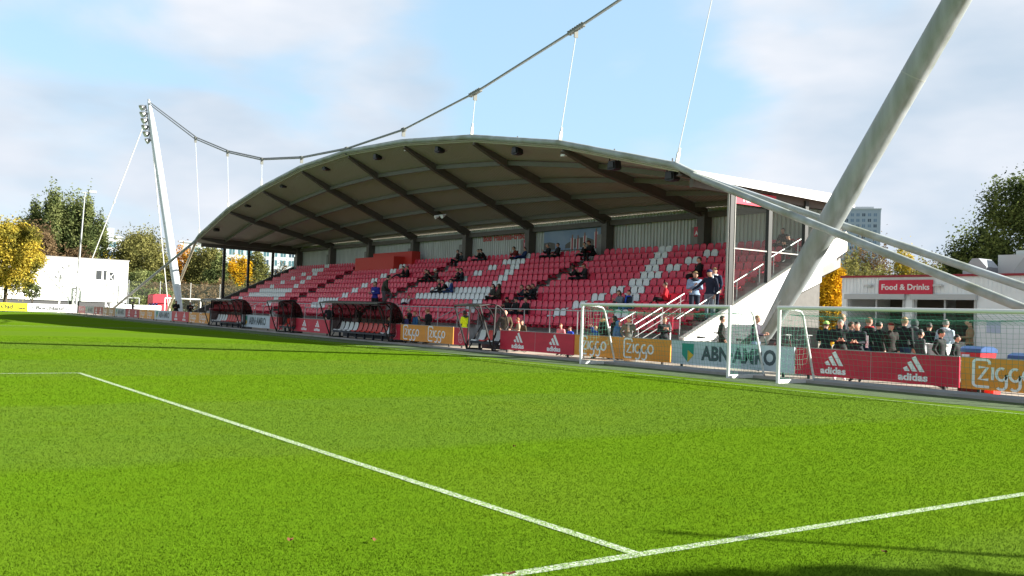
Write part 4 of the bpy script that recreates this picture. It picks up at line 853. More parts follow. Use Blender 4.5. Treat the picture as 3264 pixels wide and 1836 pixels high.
def crown_mesh(name, blobs, leaf, material, seed, n_tot):
    r = np.random.default_rng(seed); P = []
    vol = np.array([b[1][0]*b[1][1]*b[1][2] for b in blobs])**.75; cnt = (n_tot*vol/vol.sum()).astype(int)
    for (c, rad), n in zip(blobs, cnt):
        d = r.normal(size=(n, 3)); d /= np.linalg.norm(d, axis=1)[:, None]; rr = r.uniform(.45, 1.0, n)**.55
        # twig clumps give an uneven outline with gaps
        k = max(6, n//30); cd_ = r.normal(size=(k, 3)); cd_ /= np.linalg.norm(cd_, axis=1)[:, None]; idx = r.integers(0, k, n); cr_ = r.uniform(.62, 1.12, k)
        use = r.random(n) < .72; dd = np.where(use[:, None], cd_[idx]*cr_[idx][:, None]+r.normal(size=(n, 3))*.14, d*rr[:, None]); P.append(np.array(c)+dd*np.array(rad))
    P = np.concatenate(P); n = len(P); s = leaf*r.uniform(.5, 1.3, n)
    a = r.normal(size=(n, 3)); a[:, 2] *= .7; a /= np.linalg.norm(a, axis=1)[:, None]; b_ = np.cross(a, r.normal(size=(n, 3))); b_ /= np.linalg.norm(b_, axis=1)[:, None]
    V = np.stack([P-a*s[:, None], P+b_*s[:, None]*.55, P+a*s[:, None], P-b_*s[:, None]*.55], 1).astype(np.float32)
    me = bpy.data.meshes.new(name); me.vertices.add(n*4); me.vertices.foreach_set('co', V.ravel()); me.loops.add(n*4); me.loops.foreach_set('vertex_index', np.arange(n*4, dtype=np.int32))
    me.polygons.add(n); me.polygons.foreach_set('loop_start', np.arange(0, n*4, 4, dtype=np.int32)); me.update(calc_edges=True); me.materials.append(material); return me
def tree(name, label, px, ytop, wpx, D, kind, shape='round', seed=1, n=5000, leaf=.35, base=0., low=.25, group=None, ybot=None):
    top = at(px, ytop, D=D); m = D/FPX*1.02; h = top[2]-base; w_ = wpx*m*1.12
    t = thing(name, (top[0], top[1], base), label, 'tree', group); r = random.Random(seed); blobs = []
    if shape == 'round':
        zc = h*(low+1)/2; rz = h*(1-low)/2; blobs.append(((0, 0, zc), (w_*.38, w_*.38, rz*.85)))
        for i in range(9): a = r.uniform(0, 6.28); zz = r.uniform(-.75, .8); q = math.sqrt(1-zz*zz)*.62; blobs.append(((math.cos(a)*w_*.42*q, math.sin(a)*w_*.42*q, zc+zz*rz*.78), (w_*r.uniform(.14, .24), w_*r.uniform(.14, .24), rz*r.uniform(.22, .36))))
    elif shape == 'poplar':
        for i in range(9): x = (i/8-.5)*.78*w_+r.uniform(-.04, .04)*w_; e_ = 1-.9*((x-w_*.05)/w_)**2*1.5; hh = h*e_*r.uniform(.92, 1.02); blobs.append(((x, r.uniform(-.25, .25)*w_, hh*.58), (w_*.10, w_*.13, hh*.42)))
    elif shape == 'hedge':
        for i in range(10): x = (i/9-.5)*w_*.92; hh = h*r.uniform(.72, 1.0); blobs.append(((x, r.uniform(-1, 1), hh*.52), (w_*.09, w_*.08+1, hh*.48)))
    elif shape == 'column':
        for i in range(8): f = i/7; q = math.sin(math.pi*min(.97, .12+.84*f))**.7; blobs.append(((r.uniform(-.1, .1)*w_, 0, h*(low+(1-low)*(.06+.88*f))), (w_*.45*q, w_*.45*q, h*.11)))
    ang = math.atan2(top[1], top[0])-math.pi/2
    me = crown_mesh(name+'_crown', blobs, leaf*.48, LM[kind], seed, int(n*3.8)); o = bpy.data.objects.new('crown', me); C.objects.link(o); o.parent = t; o.rotation_euler = (0, 0, ang)
    mb = MB(); tr = max(.08, w_*.03); mb.tube([(0, 0, -.1), (tr*.3, 0, h*.3), (-tr*.2, 0, h*.72)], [tr, tr*.75, tr*.25], 8)
    for i in range(6): a = r.uniform(0, 6.28); z0 = h*r.uniform(.28, .6); mb.tube([(0, 0, z0), (math.cos(a)*w_*.16, math.sin(a)*w_*.16, z0+h*.10), (math.cos(a)*w_*.30, math.sin(a)*w_*.30, z0+h*.22)], [tr*.4, tr*.26, tr*.08], 6)
    mb.build('trunk', BARK, t, smooth=True); return t
G1 = 'trees beyond the far end of the pitch'; G2 = 'trees behind the kiosk'
tree('autumn_tree', 'large yellow green autumn tree at the left edge in front of the white building', 30, 690, 175, 117, 'yellow', 'round', 3, 9000, .28, low=.16, group=G1)
tree('young_tree', 'small young tree standing in front of the white building beside the large yellow tree', 105, 900, 50, 117, 'green', 'round', 4, 500, .22, low=.45, group=G1)
tree('poplar_tree', 'tall dense dark green tree behind the white building, highest on the left', 198, 616, 225, 165, 'green', 'poplar', 5, 21000, .42, group=G1)
tree('brown_tree', 'thin brownish tree between the yellow tree and the tall green one', 130, 705, 120, 150, 'brown', 'round', 6, 3600, .36, low=.2, group=G1)
tree('green_tree', 'green tree at the right side of the tall dark tree behind the building roof', 283, 715, 75, 158, 'green', 'round', 7, 3000, .36, low=.15, group=G1)
tree('brown_bush_tree', 'low brown tree rising just over the white building roof', 235, 780, 150, 150, 'brown', 'round', 8, 1800, .35, low=.1, group=G1)
tree('olive_bush', 'round yellowish bush above the roof left of the willow', 347, 812, 70, 150, 'yellow', 'round', 9, 1200, .3, low=.2, group=G1)
tree('willow_tree', 'broad hanging green willow right of the white building', 450, 726, 190, 160, 'olive', 'round', 10, 10000, .36, low=.06, group=G1)
tree('dark_tree', 'dark green tree below the willow behind the mesh fence', 455, 858, 120, 140, 'green', 'round', 11, 3500, .32, low=.0, group=G1)
tree('maple_tree', 'orange brown tree just right of the far mast', 590, 776, 84, 165, 'orange', 'round', 12, 3400, .34, low=.1, group=G1)
tree('birch_tree', 'pale olive tree right of the orange tree by the roof end', 662, 768, 130, 158, 'olive', 'round', 13, 7500, .34, low=.04, group=G1)
tree('fir_tree', 'green tree seen left of the first dark post of the stand end', 695, 815, 80, 150, 'green', 'column', 14, 3800, .34, low=.0, group=G1)
tree('orange_tree', 'bright orange tree seen through the glazed stand end', 758, 808, 96, 155, 'gold', 'round', 15, 5000, .34, low=.02, group=G1)
tree('tall_green_tree', 'green tree in the middle pane of the glazed stand end', 822, 792, 80, 158, 'olive', 'column', 16, 4200, .34, low=.0, group=G1)
tree('low_brown_tree', 'low brown tree in the last pane of the glazed stand end', 905, 838, 90, 170, 'brown', 'round', 17, 2600, .34, low=.0, group=G1)
tree('undergrowth', 'low brown and green undergrowth behind the far mesh fence', 640, 890, 290, 138, 'brown', 'hedge', 18, 6000, .32, group=G1)
tree('undergrowth', 'dark green undergrowth right of the white building behind the fence', 470, 900, 160, 136, 'green', 'hedge', 19, 3500, .32, group=G1)
tree('undergrowth', 'mixed green undergrowth seen low through the glazed stand end', 830, 885, 200, 142, 'olive', 'hedge', 20, 3500, .32, group=G1)
tree('golden_tree', 'narrow golden yellow tree between the grandstand and the kiosk', 2653, 822, 92, 56, 'gold', 'column', 21, 5200, .15, low=.12, group=G2)
tree('bare_tree', 'brownish half bare tree behind the golden tree', 2735, 770, 150, 95, 'brown', 'hedge', 22, 4500, .22, group=G2)
tree('green_hedge_tree', 'pale green leafy tree over the left half of the kiosk roof', 2850, 806, 250, 88, 'olive', 'hedge', 23, 7000, .22, group=G2)
tree('yellow_treetop', 'small yellow green treetop between the two sloping tubes', 2880, 778, 90, 105, 'yellow', 'round', 24, 2200, .22, low=.2, group=G2)
tree('far_brown_trees', 'low brownish green treetop left of the big dark tree', 2985, 812, 150, 105, 'brown', 'round', 25, 2600, .22, low=.0, group=G2)
tree('big_dark_tree', 'huge dark green tree filling the right edge behind the kiosk', 3285, 548, 300, 62, 'dark', 'round', 26, 13000, .20, low=.15, group=G2)
tree('dark_side_tree', 'dark green lower tree left of the huge one behind the kiosk', 3120, 700, 190, 64, 'dark', 'round', 27, 8000, .20, low=.1, group=G2)
tree('dark_low_tree', 'small dark tree low beside the ventilation unit on the kiosk roof', 3020, 800, 90, 66, 'dark', 'round', 28, 2500, .18, low=.0, group=G2)
# ------------------------------------------------------------ buildings
WB = thing('clubhouse', (-122, 21, 0), 'low white sunlit building behind the left boards with a pale round crest', 'building')
WPL = mat('white_render', (.80, .80, .80), .6, noise=.04)
mb = MB(); mb.box(-14, 0, -13, 8.1, 1.35, 6.35); mb.build('wall', WPL, WB)
mb = MB(); mb.box(-14.1, -.15, -13.1, 8.0, .0, 1.349); mb.build('plinth', mat('plinth_grey', (.07, .07, .075), .8), WB)
mb = MB(); mb.box(-14.2, .06, -13.2, 8.2, 6.351, 6.5); mb.build('roof_edge', mat('roof_edge', (.30, .30, .31), .6), WB)
mb = MB(); mb.tube([(-5, -5.5, 6.5), (-5, -5.5, 7.0)], .25, 10); mb.ball((-5, -5.5, 7.25), .5, .5, .35, 10, 6); mb.build('roof_vent', WHITE, WB, smooth=True)
def wy(px, py): p = at(px, py, X=-122); return p[1]-21, p[2]
(ya, zb), (yb_, zt_) = wy(306, 890), wy(325, 863)
mb = MB(); mb.box(.005, .03, ya, yb_, zb, zt_); wn_ = mb.build('window', mat('window_dark', (.05, .055, .06), .2), WB)
(ya, zb), (yb_, zt_) = wy(330, 892), wy(364, 864)
mb = MB(); mb.box(.005, .03, ya, yb_, zb, zt_); wn_ = mb.build('window', mat('window_dark', (.05, .055, .06), .2), WB); mb = MB(); mb.box(.031, .06, (ya+yb_)/2-.25, (ya+yb_)/2+.05, zb, zt_); mb.build('frame', WPL, wn_)
cy, cz = wy(224, 890); CG = mat('crest_line', (.26, .27, .28), .6)
mb = MB(); fnC = lambda u, v: (.06, cy+u, cz+v); stroke(mb, arc(0, 0, 1.15, 0, 360, 30)[:-1], .07, fnC, True)
for pl in ([(-.5, .7), (.1, .85), (.5, .5), (.35, .1), (.6, -.1), (.3, -.3), (.3, -.6), (-.1, -.7)], [(-.7, .2), (-.2, .3), (.0, .1)], [(-.6, -.2), (-.3, -.5), (-.4, -.8)], [(-.3, .5), (.1, .4)], [(-.1, -.2), (.2, -.5), (.6, -.6)]): stroke(mb, pl, .07, fnC)
mb.build('crest', CG, WB)
mb = MB()
for i, ch in enumerate('AJAX'): a = R(175-26*i); put_text(mb, ch, .5, fnC, cx=1.55*math.cos(a), y0=1.5*math.sin(a)-.1, bold=.01)
mb.build('crest_lettering', mat('crest_letters', (.10, .11, .12), .6), WB)
pw = thing('shed', (-124, 5.0, 0), 'small dark grey shed under the yellow tree at the far left', 'shed'); mb = MB(); mb.box(-2, 0, 8, 11.2, 0, 2.6); mb.build('wall', mat('shed_grey', (.14, .16, .16), .7), pw); mb = MB(); mb.box(-2.1, .1, 7.9, 11.3, 2.601, 2.75); mb.build('roof', DARKS, pw)
# apartment and office blocks far behind
BW = mat('far_white_facade', (.62, .66, .70), .7); GLZ = mat('far_window', (.10, .20, .24), .2); SLD = mat('far_dark_window', (.06, .09, .13), .2)
def block(name, label, px0, px1, ytop, D, depth, rows, pitch, rowh, wm, colr=BW, base=0, y0=0.8, slab=None, winw=.62, winh=.62, yaw=0):
    a = at(px0, ytop, D=D); b_ = at(px1, ytop, D=D); cx, cy_ = (a[0]+b_[0])/2, (a[1]+b_[1])/2; W_ = math.hypot(b_[0]-a[0], b_[1]-a[1]); h = (a[2]+b_[2])/2
    t = thing(name, (cx, cy_, base), label, 'building', rz=math.atan2(b_[1]-a[1], b_[0]-a[0])+yaw); mb = MB(); mb.box(-W_/2, W_/2, 0, depth, 0, h); mb.build('wall', colr, t)
    mb = MB(); mb.box(-W_/2-.3, W_/2+.3, -.3, depth+.3, h+.001, h+.5); mb.build('roof', mat('far_roof', (.5, .54, .58), .7), t)
    if slab: mb = MB(); mb.box(-W_/2+slab[0], -W_/2+slab[1], 3, depth-3, h+.51, h+slab[2]); mb.build('roof_storey', mat('far_slab', (.42, .45, .47), .7), t)
    nx = int((W_-.6)/pitch); k = 0
    for j in range(rows):
        for i in range(nx):
            if k >= 98: break
            k += 1; x = -W_/2+.3+(W_-.6-nx*pitch)/2+pitch*(i+.5); z = h-y0-rowh*(j+.5)
            mb = MB(); mb.box(x-pitch*winw/2, x+pitch*winw/2, -.02, .1, z-rowh*winh/2, z+rowh*winh/2); mb.cur = 1; mb.box(x-.08, x+.08, -.05, -.021, z-rowh*winh/2, z+rowh*winh/2); mb.build('window', [wm if (i+j*3) % 4 else SLD, colr], t)
    return t
block('apartment_block', 'white block with large windows between the tall dark tree and the willow', 292, 392, 756, 330, 14, 4, 3.4, 2.95, GLZ, slab=(0, 6.5, 3.2))
block('office_block', 'long white block with many windows behind the orange trees and glazed stand end', 575, 955, 782, 330, 16, 4, 2.75, 3.0, GLZ)
block('tower_block', 'grey high rise with square windows far behind the leaning mast', 2664, 2808, 668, 480, 18, 9, 2.55, 2.62, mat('tower_window', (.16, .24, .36), .3), mat('tower_facade', (.36, .43, .53), .8), slab=(4, 17, 1.7), winw=.55, winh=.55, y0=1.2)
# ------------------------------------------------------------ far end clutter
pl = at(271, 614, X=-115); pb = thing('floodlight_pole', (-115, pl[1]-.4, 0), 'slim grey floodlight pole in front of the white building', 'lamp post')
mb = MB(); mb.tube([(0, 0, 0), (0, .1, 5), (0, .4, pl[2])], [.14, .11, .06], 10); mb.build('pole', GALV, pb, smooth=True); mb = MB(); mb.bar((0, .1, pl[2]), (0, 1.5, pl[2]+.15), .08, .06); mb.box(-.2, .2, .8, 1.6, pl[2]+.05, pl[2]+.3); mb.build('lamp', GALV, pb); mb = MB(); mb.box(-.15, .15, -.05, .3, 3.0, 4.5); mb.build('control_box', mat('lamp_grey', (.5, .51, .5), .4), pb)
def fy(px, X): return at(px, 940, X=X)[1]
# lattice frame and slim white frames
y0_, y1_ = fy(338, -119.), fy(363, -119.); zt = at(345, 866, X=-119)[2]
lt = thing('lattice_frame', (-119, y0_, 0), 'white steel lattice frame in front of the clubhouse windows', 'frame'); mb = MB(); w_ = y1_-y0_
for yy in (0, w_): mb.tube([(0, yy, 0), (0, yy, zt)], .09, 6)
for j in range(4): z0 = zt*j/4; mb.tube([(0, 0, z0), (0, w_, z0+zt/4)], .04, 5); mb.tube([(0, w_, z0), (0, 0, z0+zt/4)], .04, 5)
mb.bar((0, 0, zt), (0, w_, zt), .1, .1); mb.build('lattice', WHITE, lt)
y0_ = fy(188, -117.); fr_ = thing('white_frame', (-117, y0_, 0), 'pair of slim white posts leaning before the round crest', 'frame'); mb = MB(); mb.tube([(0, 0, 0), (0, .15, 4.3)], .1, 8); mb.tube([(0, 1.0, 0), (0, 1.0, 3.0)], .05, 6); mb.tube([(0, .1, 3.0), (0, 1.0, 3.0)], .05, 6); mb.build('posts', WHITE, fr_)
# mesh fence
FN = thing('mesh_fence', (-121, fy(410, -121), 0), 'tall fine mesh fence from the white building to behind the grandstand', 'fence'); L_ = 26.0; mb = MB()
for i in range(int(L_/.15)+1): mb.bar((0, i*.15, 0), (0, i*.15, 4.0), .009, .009)
for j in range(27): mb.bar((0, 0, .05+j*.15), (0, L_, .05+j*.15), .009, .009)
mb.build('mesh', mat('fence_green', (.10, .12, .09), .6), FN); mb = MB()
for i in range(8): mb.box(-.08, -.02, i*3.7-.04, i*3.7+.04, 0, 4.1)
mb.build('fence_posts', GALV, FN)
for a_, b_, X_, h_, lb in ((352, 398, -116.3, 1.25, 'long low white hoarding beyond the far corner, left part'), (398, 516, -116.3, 1.15, 'long low white hoarding behind the spectator at the far corner')):
    yA, yB = fy(a_, X_), fy(b_, X_); hd = thing('low_hoarding', (X_, yA, 0), lb, 'hoarding', 'low white hoardings beyond the far corner'); mb = MB(); mb.box(-.05, .05, 0, yB-yA-.02, .1, h_); mb.build('panel', WPL, hd)
def farobj(name, px0, px1, py0, py1, X, depth, m_, label, cat):
    a = at(px0, py1, X=X); b_ = at(px1, py0, X=X); mb = MB(); d = .08
    mb.prism([(0, -a[2]+0), (b_[1]-a[1], -a[2]+0), (b_[1]-a[1], b_[2]-a[2]-.2), (b_[1]-a[1]-.25, b_[2]-a[2]), (.25, b_[2]-a[2]), (0, b_[2]-a[2]-.2)], 'x', -depth, 0); return tag(mb.build(name, m_, loc=(X, a[1], a[2])), label, cat)
farobj('container', 487, 545, 939, 974, -119.5, 2.4, mat('container_red', hexc('b02535'), .6), 'red tarpaulin covered box behind the far corner', 'container')
for i in range(3): farobj('crate', 475+10*i, 484+10*i, 967, 975, -117.2, .5, mat('crate_blue', hexc('3a4f8c'), .6), 'blue crate on the low white hoarding side, %s from the left' % ['first', 'second', 'third'][i], 'crate')['group'] = 'blue crates by the far hoarding'
def fargoal(px0, px1, pyt, X, lb, wm=WHITE):
    a = at(px0, pyt, X=X); b_ = at(px1, pyt, X=X); g_ = thing('far_goal', (X, a[1], 0), lb, 'goal', 'goals beyond the far end'); w_ = b_[1]-a[1]
    mb = MB(); mb.tube([(0, 0, 0), (0, 0, a[2])], .07, 6); mb.build('post', wm, g_); mb = MB(); mb.tube([(0, w_, 0), (0, w_, a[2])], .07, 6); mb.build('post', wm, g_); mb = MB(); mb.tube([(0, 0, a[2]), (0, w_, a[2])], .07, 6); mb.build('crossbar', wm, g_)
fargoal(404, 444, 949, -118.0, 'small grey goal right of the white clubhouse', GALV)
fargoal(526, 640, 950, -118.5, 'wide white goal behind the foot of the far mast')
fargoal(690, 735, 952, -118.5, 'white goal frame seen behind the farthest dugout')
# trees beyond the right edge that shade the near corner
def offtree(x, y, h, w_, seed, lb):
    t = thing('roadside_tree', (x, y, 0), lb, 'tree', 'trees outside the picture on the right'); blobs = []; r = random.Random(seed)
    for i in range(9): a = r.uniform(0, 6.28); q = r.uniform(0, .4)*w_; blobs.append(((math.cos(a)*q, math.sin(a)*q, h*r.uniform(.45, .9)), (w_*.2, w_*.2, h*.13)))
    o = bpy.data.objects.new('crown', crown_mesh('off_crown', blobs, .22, LM['green'], seed, 1500)); C.objects.link(o); o.parent = t; mb = MB(); mb.tube([(0, 0, 0), (0, 0, h*.8)], [.18, .07], 8)
    for i in range(7): a = r.uniform(0, 6.28); z0 = h*r.uniform(.35, .7); mb.tube([(0, 0, z0), (math.cos(a)*w_*.35, math.sin(a)*w_*.35, z0+h*.18)], [.06, .02], 5)
    mb.build('trunk', BARK, t)
offtree(6.0, 14.4, 7.2, 2.6, 41, 'leafy roadside tree right of the picture shading the near corner of the pitch')
fp = thing('flagpole', (3.75, 13.8, 0), 'plain white flagpole standing outside the picture on the right', 'flagpole'); mb = MB(); mb.tube([(0, 0, 0), (0, 0, 6.0)], [.06, .035], 10); mb.ball((0, 0, 6.03), .06, .06, .06, 8, 6); mb.build('pole', WHITE, fp, smooth=True)
# ------------------------------------------------------------ people
def mirror(p): return (-p[0], p[1], p[2])
def pose(**k):
    d = dict(pel=(0, 0, .95), wai=(0, 0, 1.10), che=(0, .01, 1.30), nec=(0, .015, 1.47), hea=(0, -.01, 1.64), sh=(.175, .01, 1.41), el=(.225, .035, 1.14), wr=(.22, -.05, .91), ha=(.215, -.09, .81),
             hi=(.09, 0, .92), kn=(.10, -.015, .50), an=(.105, .02, .09), to=(.125, -.15, .035))
    d.update(k); j = {}
    for n in ('pel', 'wai', 'che', 'nec', 'hea'): j[n] = d[n]
    for n in ('sh', 'el', 'wr', 'ha', 'hi', 'kn', 'an', 'to'):
        j[n+'L'] = d.get(n+'L', d[n]); j[n+'R'] = d.get(n+'R') or mirror(d[n])
    return j
SITB = dict(pel=(0, -.12, .52), wai=(0, -.13, .66), che=(0, -.12, .88), nec=(0, -.12, 1.04), hea=(0, -.15, 1.21), sh=(.175, -.12, .98), el=(.23, -.20, .73), wr=(.12, -.42, .66), ha=(.07, -.49, .63),
            hi=(.09, -.16, .50), kn=(.12, -.56, .53), an=(.12, -.55, .10), to=(.13, -.70, .04))
POSES = {
 'down': pose(), 'front': pose(el=(.22, .03, 1.15), wr=(.09, -.24, 1.13), ha=(.035, -.31, 1.16), hea=(0, -.03, 1.63)),
 'phone': pose(el=(.22, .02, 1.15), wr=(.10, -.26, 1.22), ha=(.05, -.31, 1.28), hea=(0, -.055, 1.62)),
 'pockets': pose(el=(.26, .06, 1.15), wr=(.20, -.06, .97), ha=(.17, -.10, .89)),
 'crossed': pose(el=(.24, -.02, 1.15), wr=(.02, -.20, 1.18), ha=(-.07, -.20, 1.21)),
 'reach': pose(elR=(-.36, -.05, 1.20), wrR=(-.50, -.16, 1.06), haR=(-.57, -.20, 1.0), hea=(0, -.05, 1.62), el=(.24, .03, 1.15)),
 'arms_up': pose(el=(.28, -.12, 1.45), wr=(.26, -.20, 1.68), ha=(.25, -.23, 1.77)),
 'climb': pose(che=(0, -.06, 1.28), nec=(0, -.12, 1.44), hea=(0, -.20, 1.58), sh=(.17, -.09, 1.38), el=(.21, -.10, 1.10), wr=(.18, -.24, .92), ha=(.16, -.30, .84), knL=(.10, -.34, .78), anL=(.10, -.30, .40), toL=(.11, -.47, .35)),
 'walk': pose(knL=(.10, -.20, .52), anL=(.10, -.24, .12), toL=(.11, -.41, .07), knR=(-.10, .03, .50), anR=(-.10, .26, .14), toR=(-.11, .14, .04), elL=(.24, .12, 1.16), wrL=(.22, .12, .92), haL=(.21, .10, .82), elR=(-.24, -.05, 1.15), wrR=(-.22, -.22, .97), haR=(-.21, -.29, .90)),
 'lean': pose(pel=(0, .10, .94), wai=(0, .05, 1.07), che=(0, -.08, 1.23), nec=(0, -.17, 1.36), hea=(0, -.24, 1.50), sh=(.17, -.12, 1.31), el=(.24, -.26, 1.08), wr=(.16, -.45, 1.00), ha=(.12, -.52, .99), hi=(.09, .10, .91)),
 'sit': pose(**SITB), 'sit_elbows': pose(**{**SITB, 'che': (0, -.28, .84), 'nec': (0, -.36, .98), 'hea': (0, -.44, 1.13), 'sh': (.17, -.31, .93), 'el': (.18, -.47, .68), 'wr': (.07, -.62, .78), 'ha': (.03, -.64, .85), 'wai': (0, -.19, .66)}),
 'sit_phone': pose(**{**SITB, 'hea': (0, -.20, 1.20), 'el': (.22, -.22, .75), 'wr': (.07, -.42, .82), 'ha': (.04, -.47, .88)}),
 'sit_side': pose(**{**SITB, 'kn': (.13, -.52, .56), 'knR': (.06, -.56, .60), 'anR': (.24, -.62, .42), 'toR': (.30, -.72, .38), 'el': (.24, -.16, .74), 'wr': (.06, -.34, .72), 'ha': (-.02, -.36, .72)}),
 'sit_legs_up': pose(**{**SITB, 'che': (0, -.06, .86), 'nec': (0, -.04, 1.02), 'hea': (0, -.08, 1.18), 'sh': (.17, -.05, .96), 'kn': (.12, -.50, .66), 'an': (.12, -.82, .42), 'to': (.12, -.92, .50), 'el': (.22, -.15, .72), 'wr': (.12, -.36, .70), 'ha': (.06, -.42, .70)}),
}
BONES = [('pel', 'wai', .150, .135, 1, .72), ('wai', 'che', .135, .165, 0, .70), ('che', 'nec', .165, .07, 0, .62), ('nec', 'hea', .056, .056, 2, 1)]
for s_ in 'LR':
    BONES += [('che', 'sh'+s_, .11, .072, 0, 1), ('sh'+s_, 'el'+s_, .066, .052, 0, 1), ('el'+s_, 'wr'+s_, .053, .036, 0, 1), ('wr'+s_, 'ha'+s_, .026, .036, 2, .6),
              ('pel', 'hi'+s_, .115, .098, 1, 1), ('hi'+s_, 'kn'+s_, .096, .066, 1, 1), ('kn'+s_, 'an'+s_, .063, .045, 1, 1), ('an'+s_, 'to'+s_, .045, .036, 3, 1)]
BODY = {}
def body_mesh(name):
    if name in BODY: return BODY[name]
    J = POSES[name]; mb = MB()
    for a, b_, r0, r1, m_, fl in BONES:
        A, B = Vector(J[a]), Vector(J[b_]); d = B-A
        if d.length < 1e-4: continue
        o = len(mb.v); u = Vector((1, 0, 0)) if abs(d.normalized().x) < .8 else Vector((0, 0, 1)); e2 = d.cross(u).normalized(); e1 = e2.cross(d).normalized(); n = 12
        seg = [(-.6, 0.), (-.45, .62), (-.2, .92), (0, 1)]
        for q, f in seg+[(None, k/3) for k in range(1, 3)]+[(1, 1), (.2, .92), (.45, .62), (.6, 0.)][0:4]:
            pass
        rings = [(A-d.normalized()*r0*h, r0*f) for h, f in ((.85, .35), (.6, .72), (.25, .95))]+[(A.lerp(B, k/3), r0+(r1-r0)*k/3) for k in range(4)]+[(B+d.normalized()*r1*h, r1*f) for h, f in ((.25, .95), (.6, .72), (.85, .35))]
        for c, rr in rings:
            for k in range(n): t = 2*math.pi*k/n; mb.v.append(tuple(c+e1*math.cos(t)*rr+e2*math.sin(t)*rr*fl))
        for i in range(len(rings)-1):
            for k in range(n): k2 = (k+1) % n; mb.f.append((o+i*n+k, o+i*n+k2, o+(i+1)*n+k2, o+(i+1)*n+k)); mb.m.append(0)
        mb.f.append(tuple(o+k for k in reversed(range(n)))); e = o+(len(rings)-1)*n; mb.f.append(tuple(e+k for k in range(n))); mb.m += [0, 0]
    h = Vector(J['hea']); nn = (h-Vector(J['nec'])).normalized()
    mb.ball(tuple(h), .076, .094, .115, 14, 10); mb.ball((h.x, h.y-.035, h.z-.05), .052, .058, .06, 10, 8); mb.tube([(h.x, h.y-.085, h.z+.02), (h.x, h.y-.112, h.z-.022)], [.010, .017], 8)
    for s_ in (-1, 1): mb.ball((h.x+s_*.078, h.y+.005, h.z), .012, .02, .03, 8, 6)
    me = mb.mesh('body_'+name, [WHITE]); ob = bpy.data.objects.new('tmp', me); C.objects.link(ob)
    md = ob.modifiers.new('r', 'REMESH'); md.mode = 'VOXEL'; md.voxel_size = .019; sm = ob.modifiers.new('s', 'SMOOTH'); sm.factor = .6; sm.iterations = 3
    bpy.context.view_layer.update(); ev = ob.evaluated_get(bpy.context.evaluated_depsgraph_get()); m2 = ev.to_mesh()
    V = np.array([v.co for v in m2.vertices]); F = [tuple(p.vertices) for p in m2.polygons]; ev.to_mesh_clear(); bpy.data.objects.remove(ob)
    cen = np.array([V[list(f)].mean(0) for f in F]); best = np.full(len(F), 9.); mi = np.zeros(len(F), int)
    for a, b_, r0, r1, m_, fl in BONES:
        A, B = np.array(J[a]), np.array(J[b_]); d = B-A; L2 = (d*d).sum()
        if L2 < 1e-8: continue
        t = np.clip(((cen-A)@d)/L2, 0, 1); ds = np.linalg.norm(cen-A-t[:, None]*d, axis=1)-(r0+(r1-r0)*t)*.9; u = ds < best; best[u] = ds[u]; mi[u] = m_
    ds = np.linalg.norm((cen-np.array(h))/np.array([.8, 1, 1.2]), axis=1)-.10; u = (ds < best); mi[u] = 2
    # the jacket ends below the belt line
    pz = np.array(J['pel']); wz = np.array(J['wai']); ax = (wz-pz)/np.linalg.norm(wz-pz); tt = (cen-pz)@ax; near = np.linalg.norm(cen-pz-np.outer(tt, ax), axis=1) < .19; mi[(mi == 1) & near & (tt > -.02)] = 0
    mb = MB(); mb.v = [tuple(v) for v in V]; mb.f = F; mb.m = mi.tolist()
    # five fingers on each hand
    for s_ in 'LR':
        W_, H_ = Vector(J['wr'+s_]), Vector(J['ha'+s_]); d = (H_-W_).normalized(); sd_ = d.cross(Vector((0, -1, .3))).normalized(); pn_ = sd_.cross(d).normalized(); mb.cur = 2; sx = 1 if s_ == 'L' else -1
        for k, ln in enumerate((.062, .072, .068, .052)):
            b0_ = H_+sd_*(k-1.5)*.019+d*.012; mb.tube([b0_, b0_+d*ln*.5+pn_*.004, b0_+d*ln*.85+pn_*.020], [.0095, .009, .007], 6)
        b0_ = H_-d*.03+sd_*.032*sx; mb.tube([b0_, b0_+sd_*.02*sx+d*.03, b0_+sd_*.022*sx+d*.055+pn_*.012], [.012, .010, .008], 6)
    mb.cur = 4
    for s_ in (-1, 1): mb.ball((h.x+s_*.031, h.y-.083, h.z+.016), .012, .008, .007, 6, 4); mb.bar((h.x+s_*.017, h.y-.088, h.z+.040), (h.x+s_*.048, h.y-.080, h.z+.038), .008, .006)
    mb.cur = 5; mb.ball((h.x, h.y-.090, h.z-.052), .024, .010, .006, 8, 4)
    BODY[name] = mb.mesh('body_'+name, [WHITE]*6, True); return BODY[name]
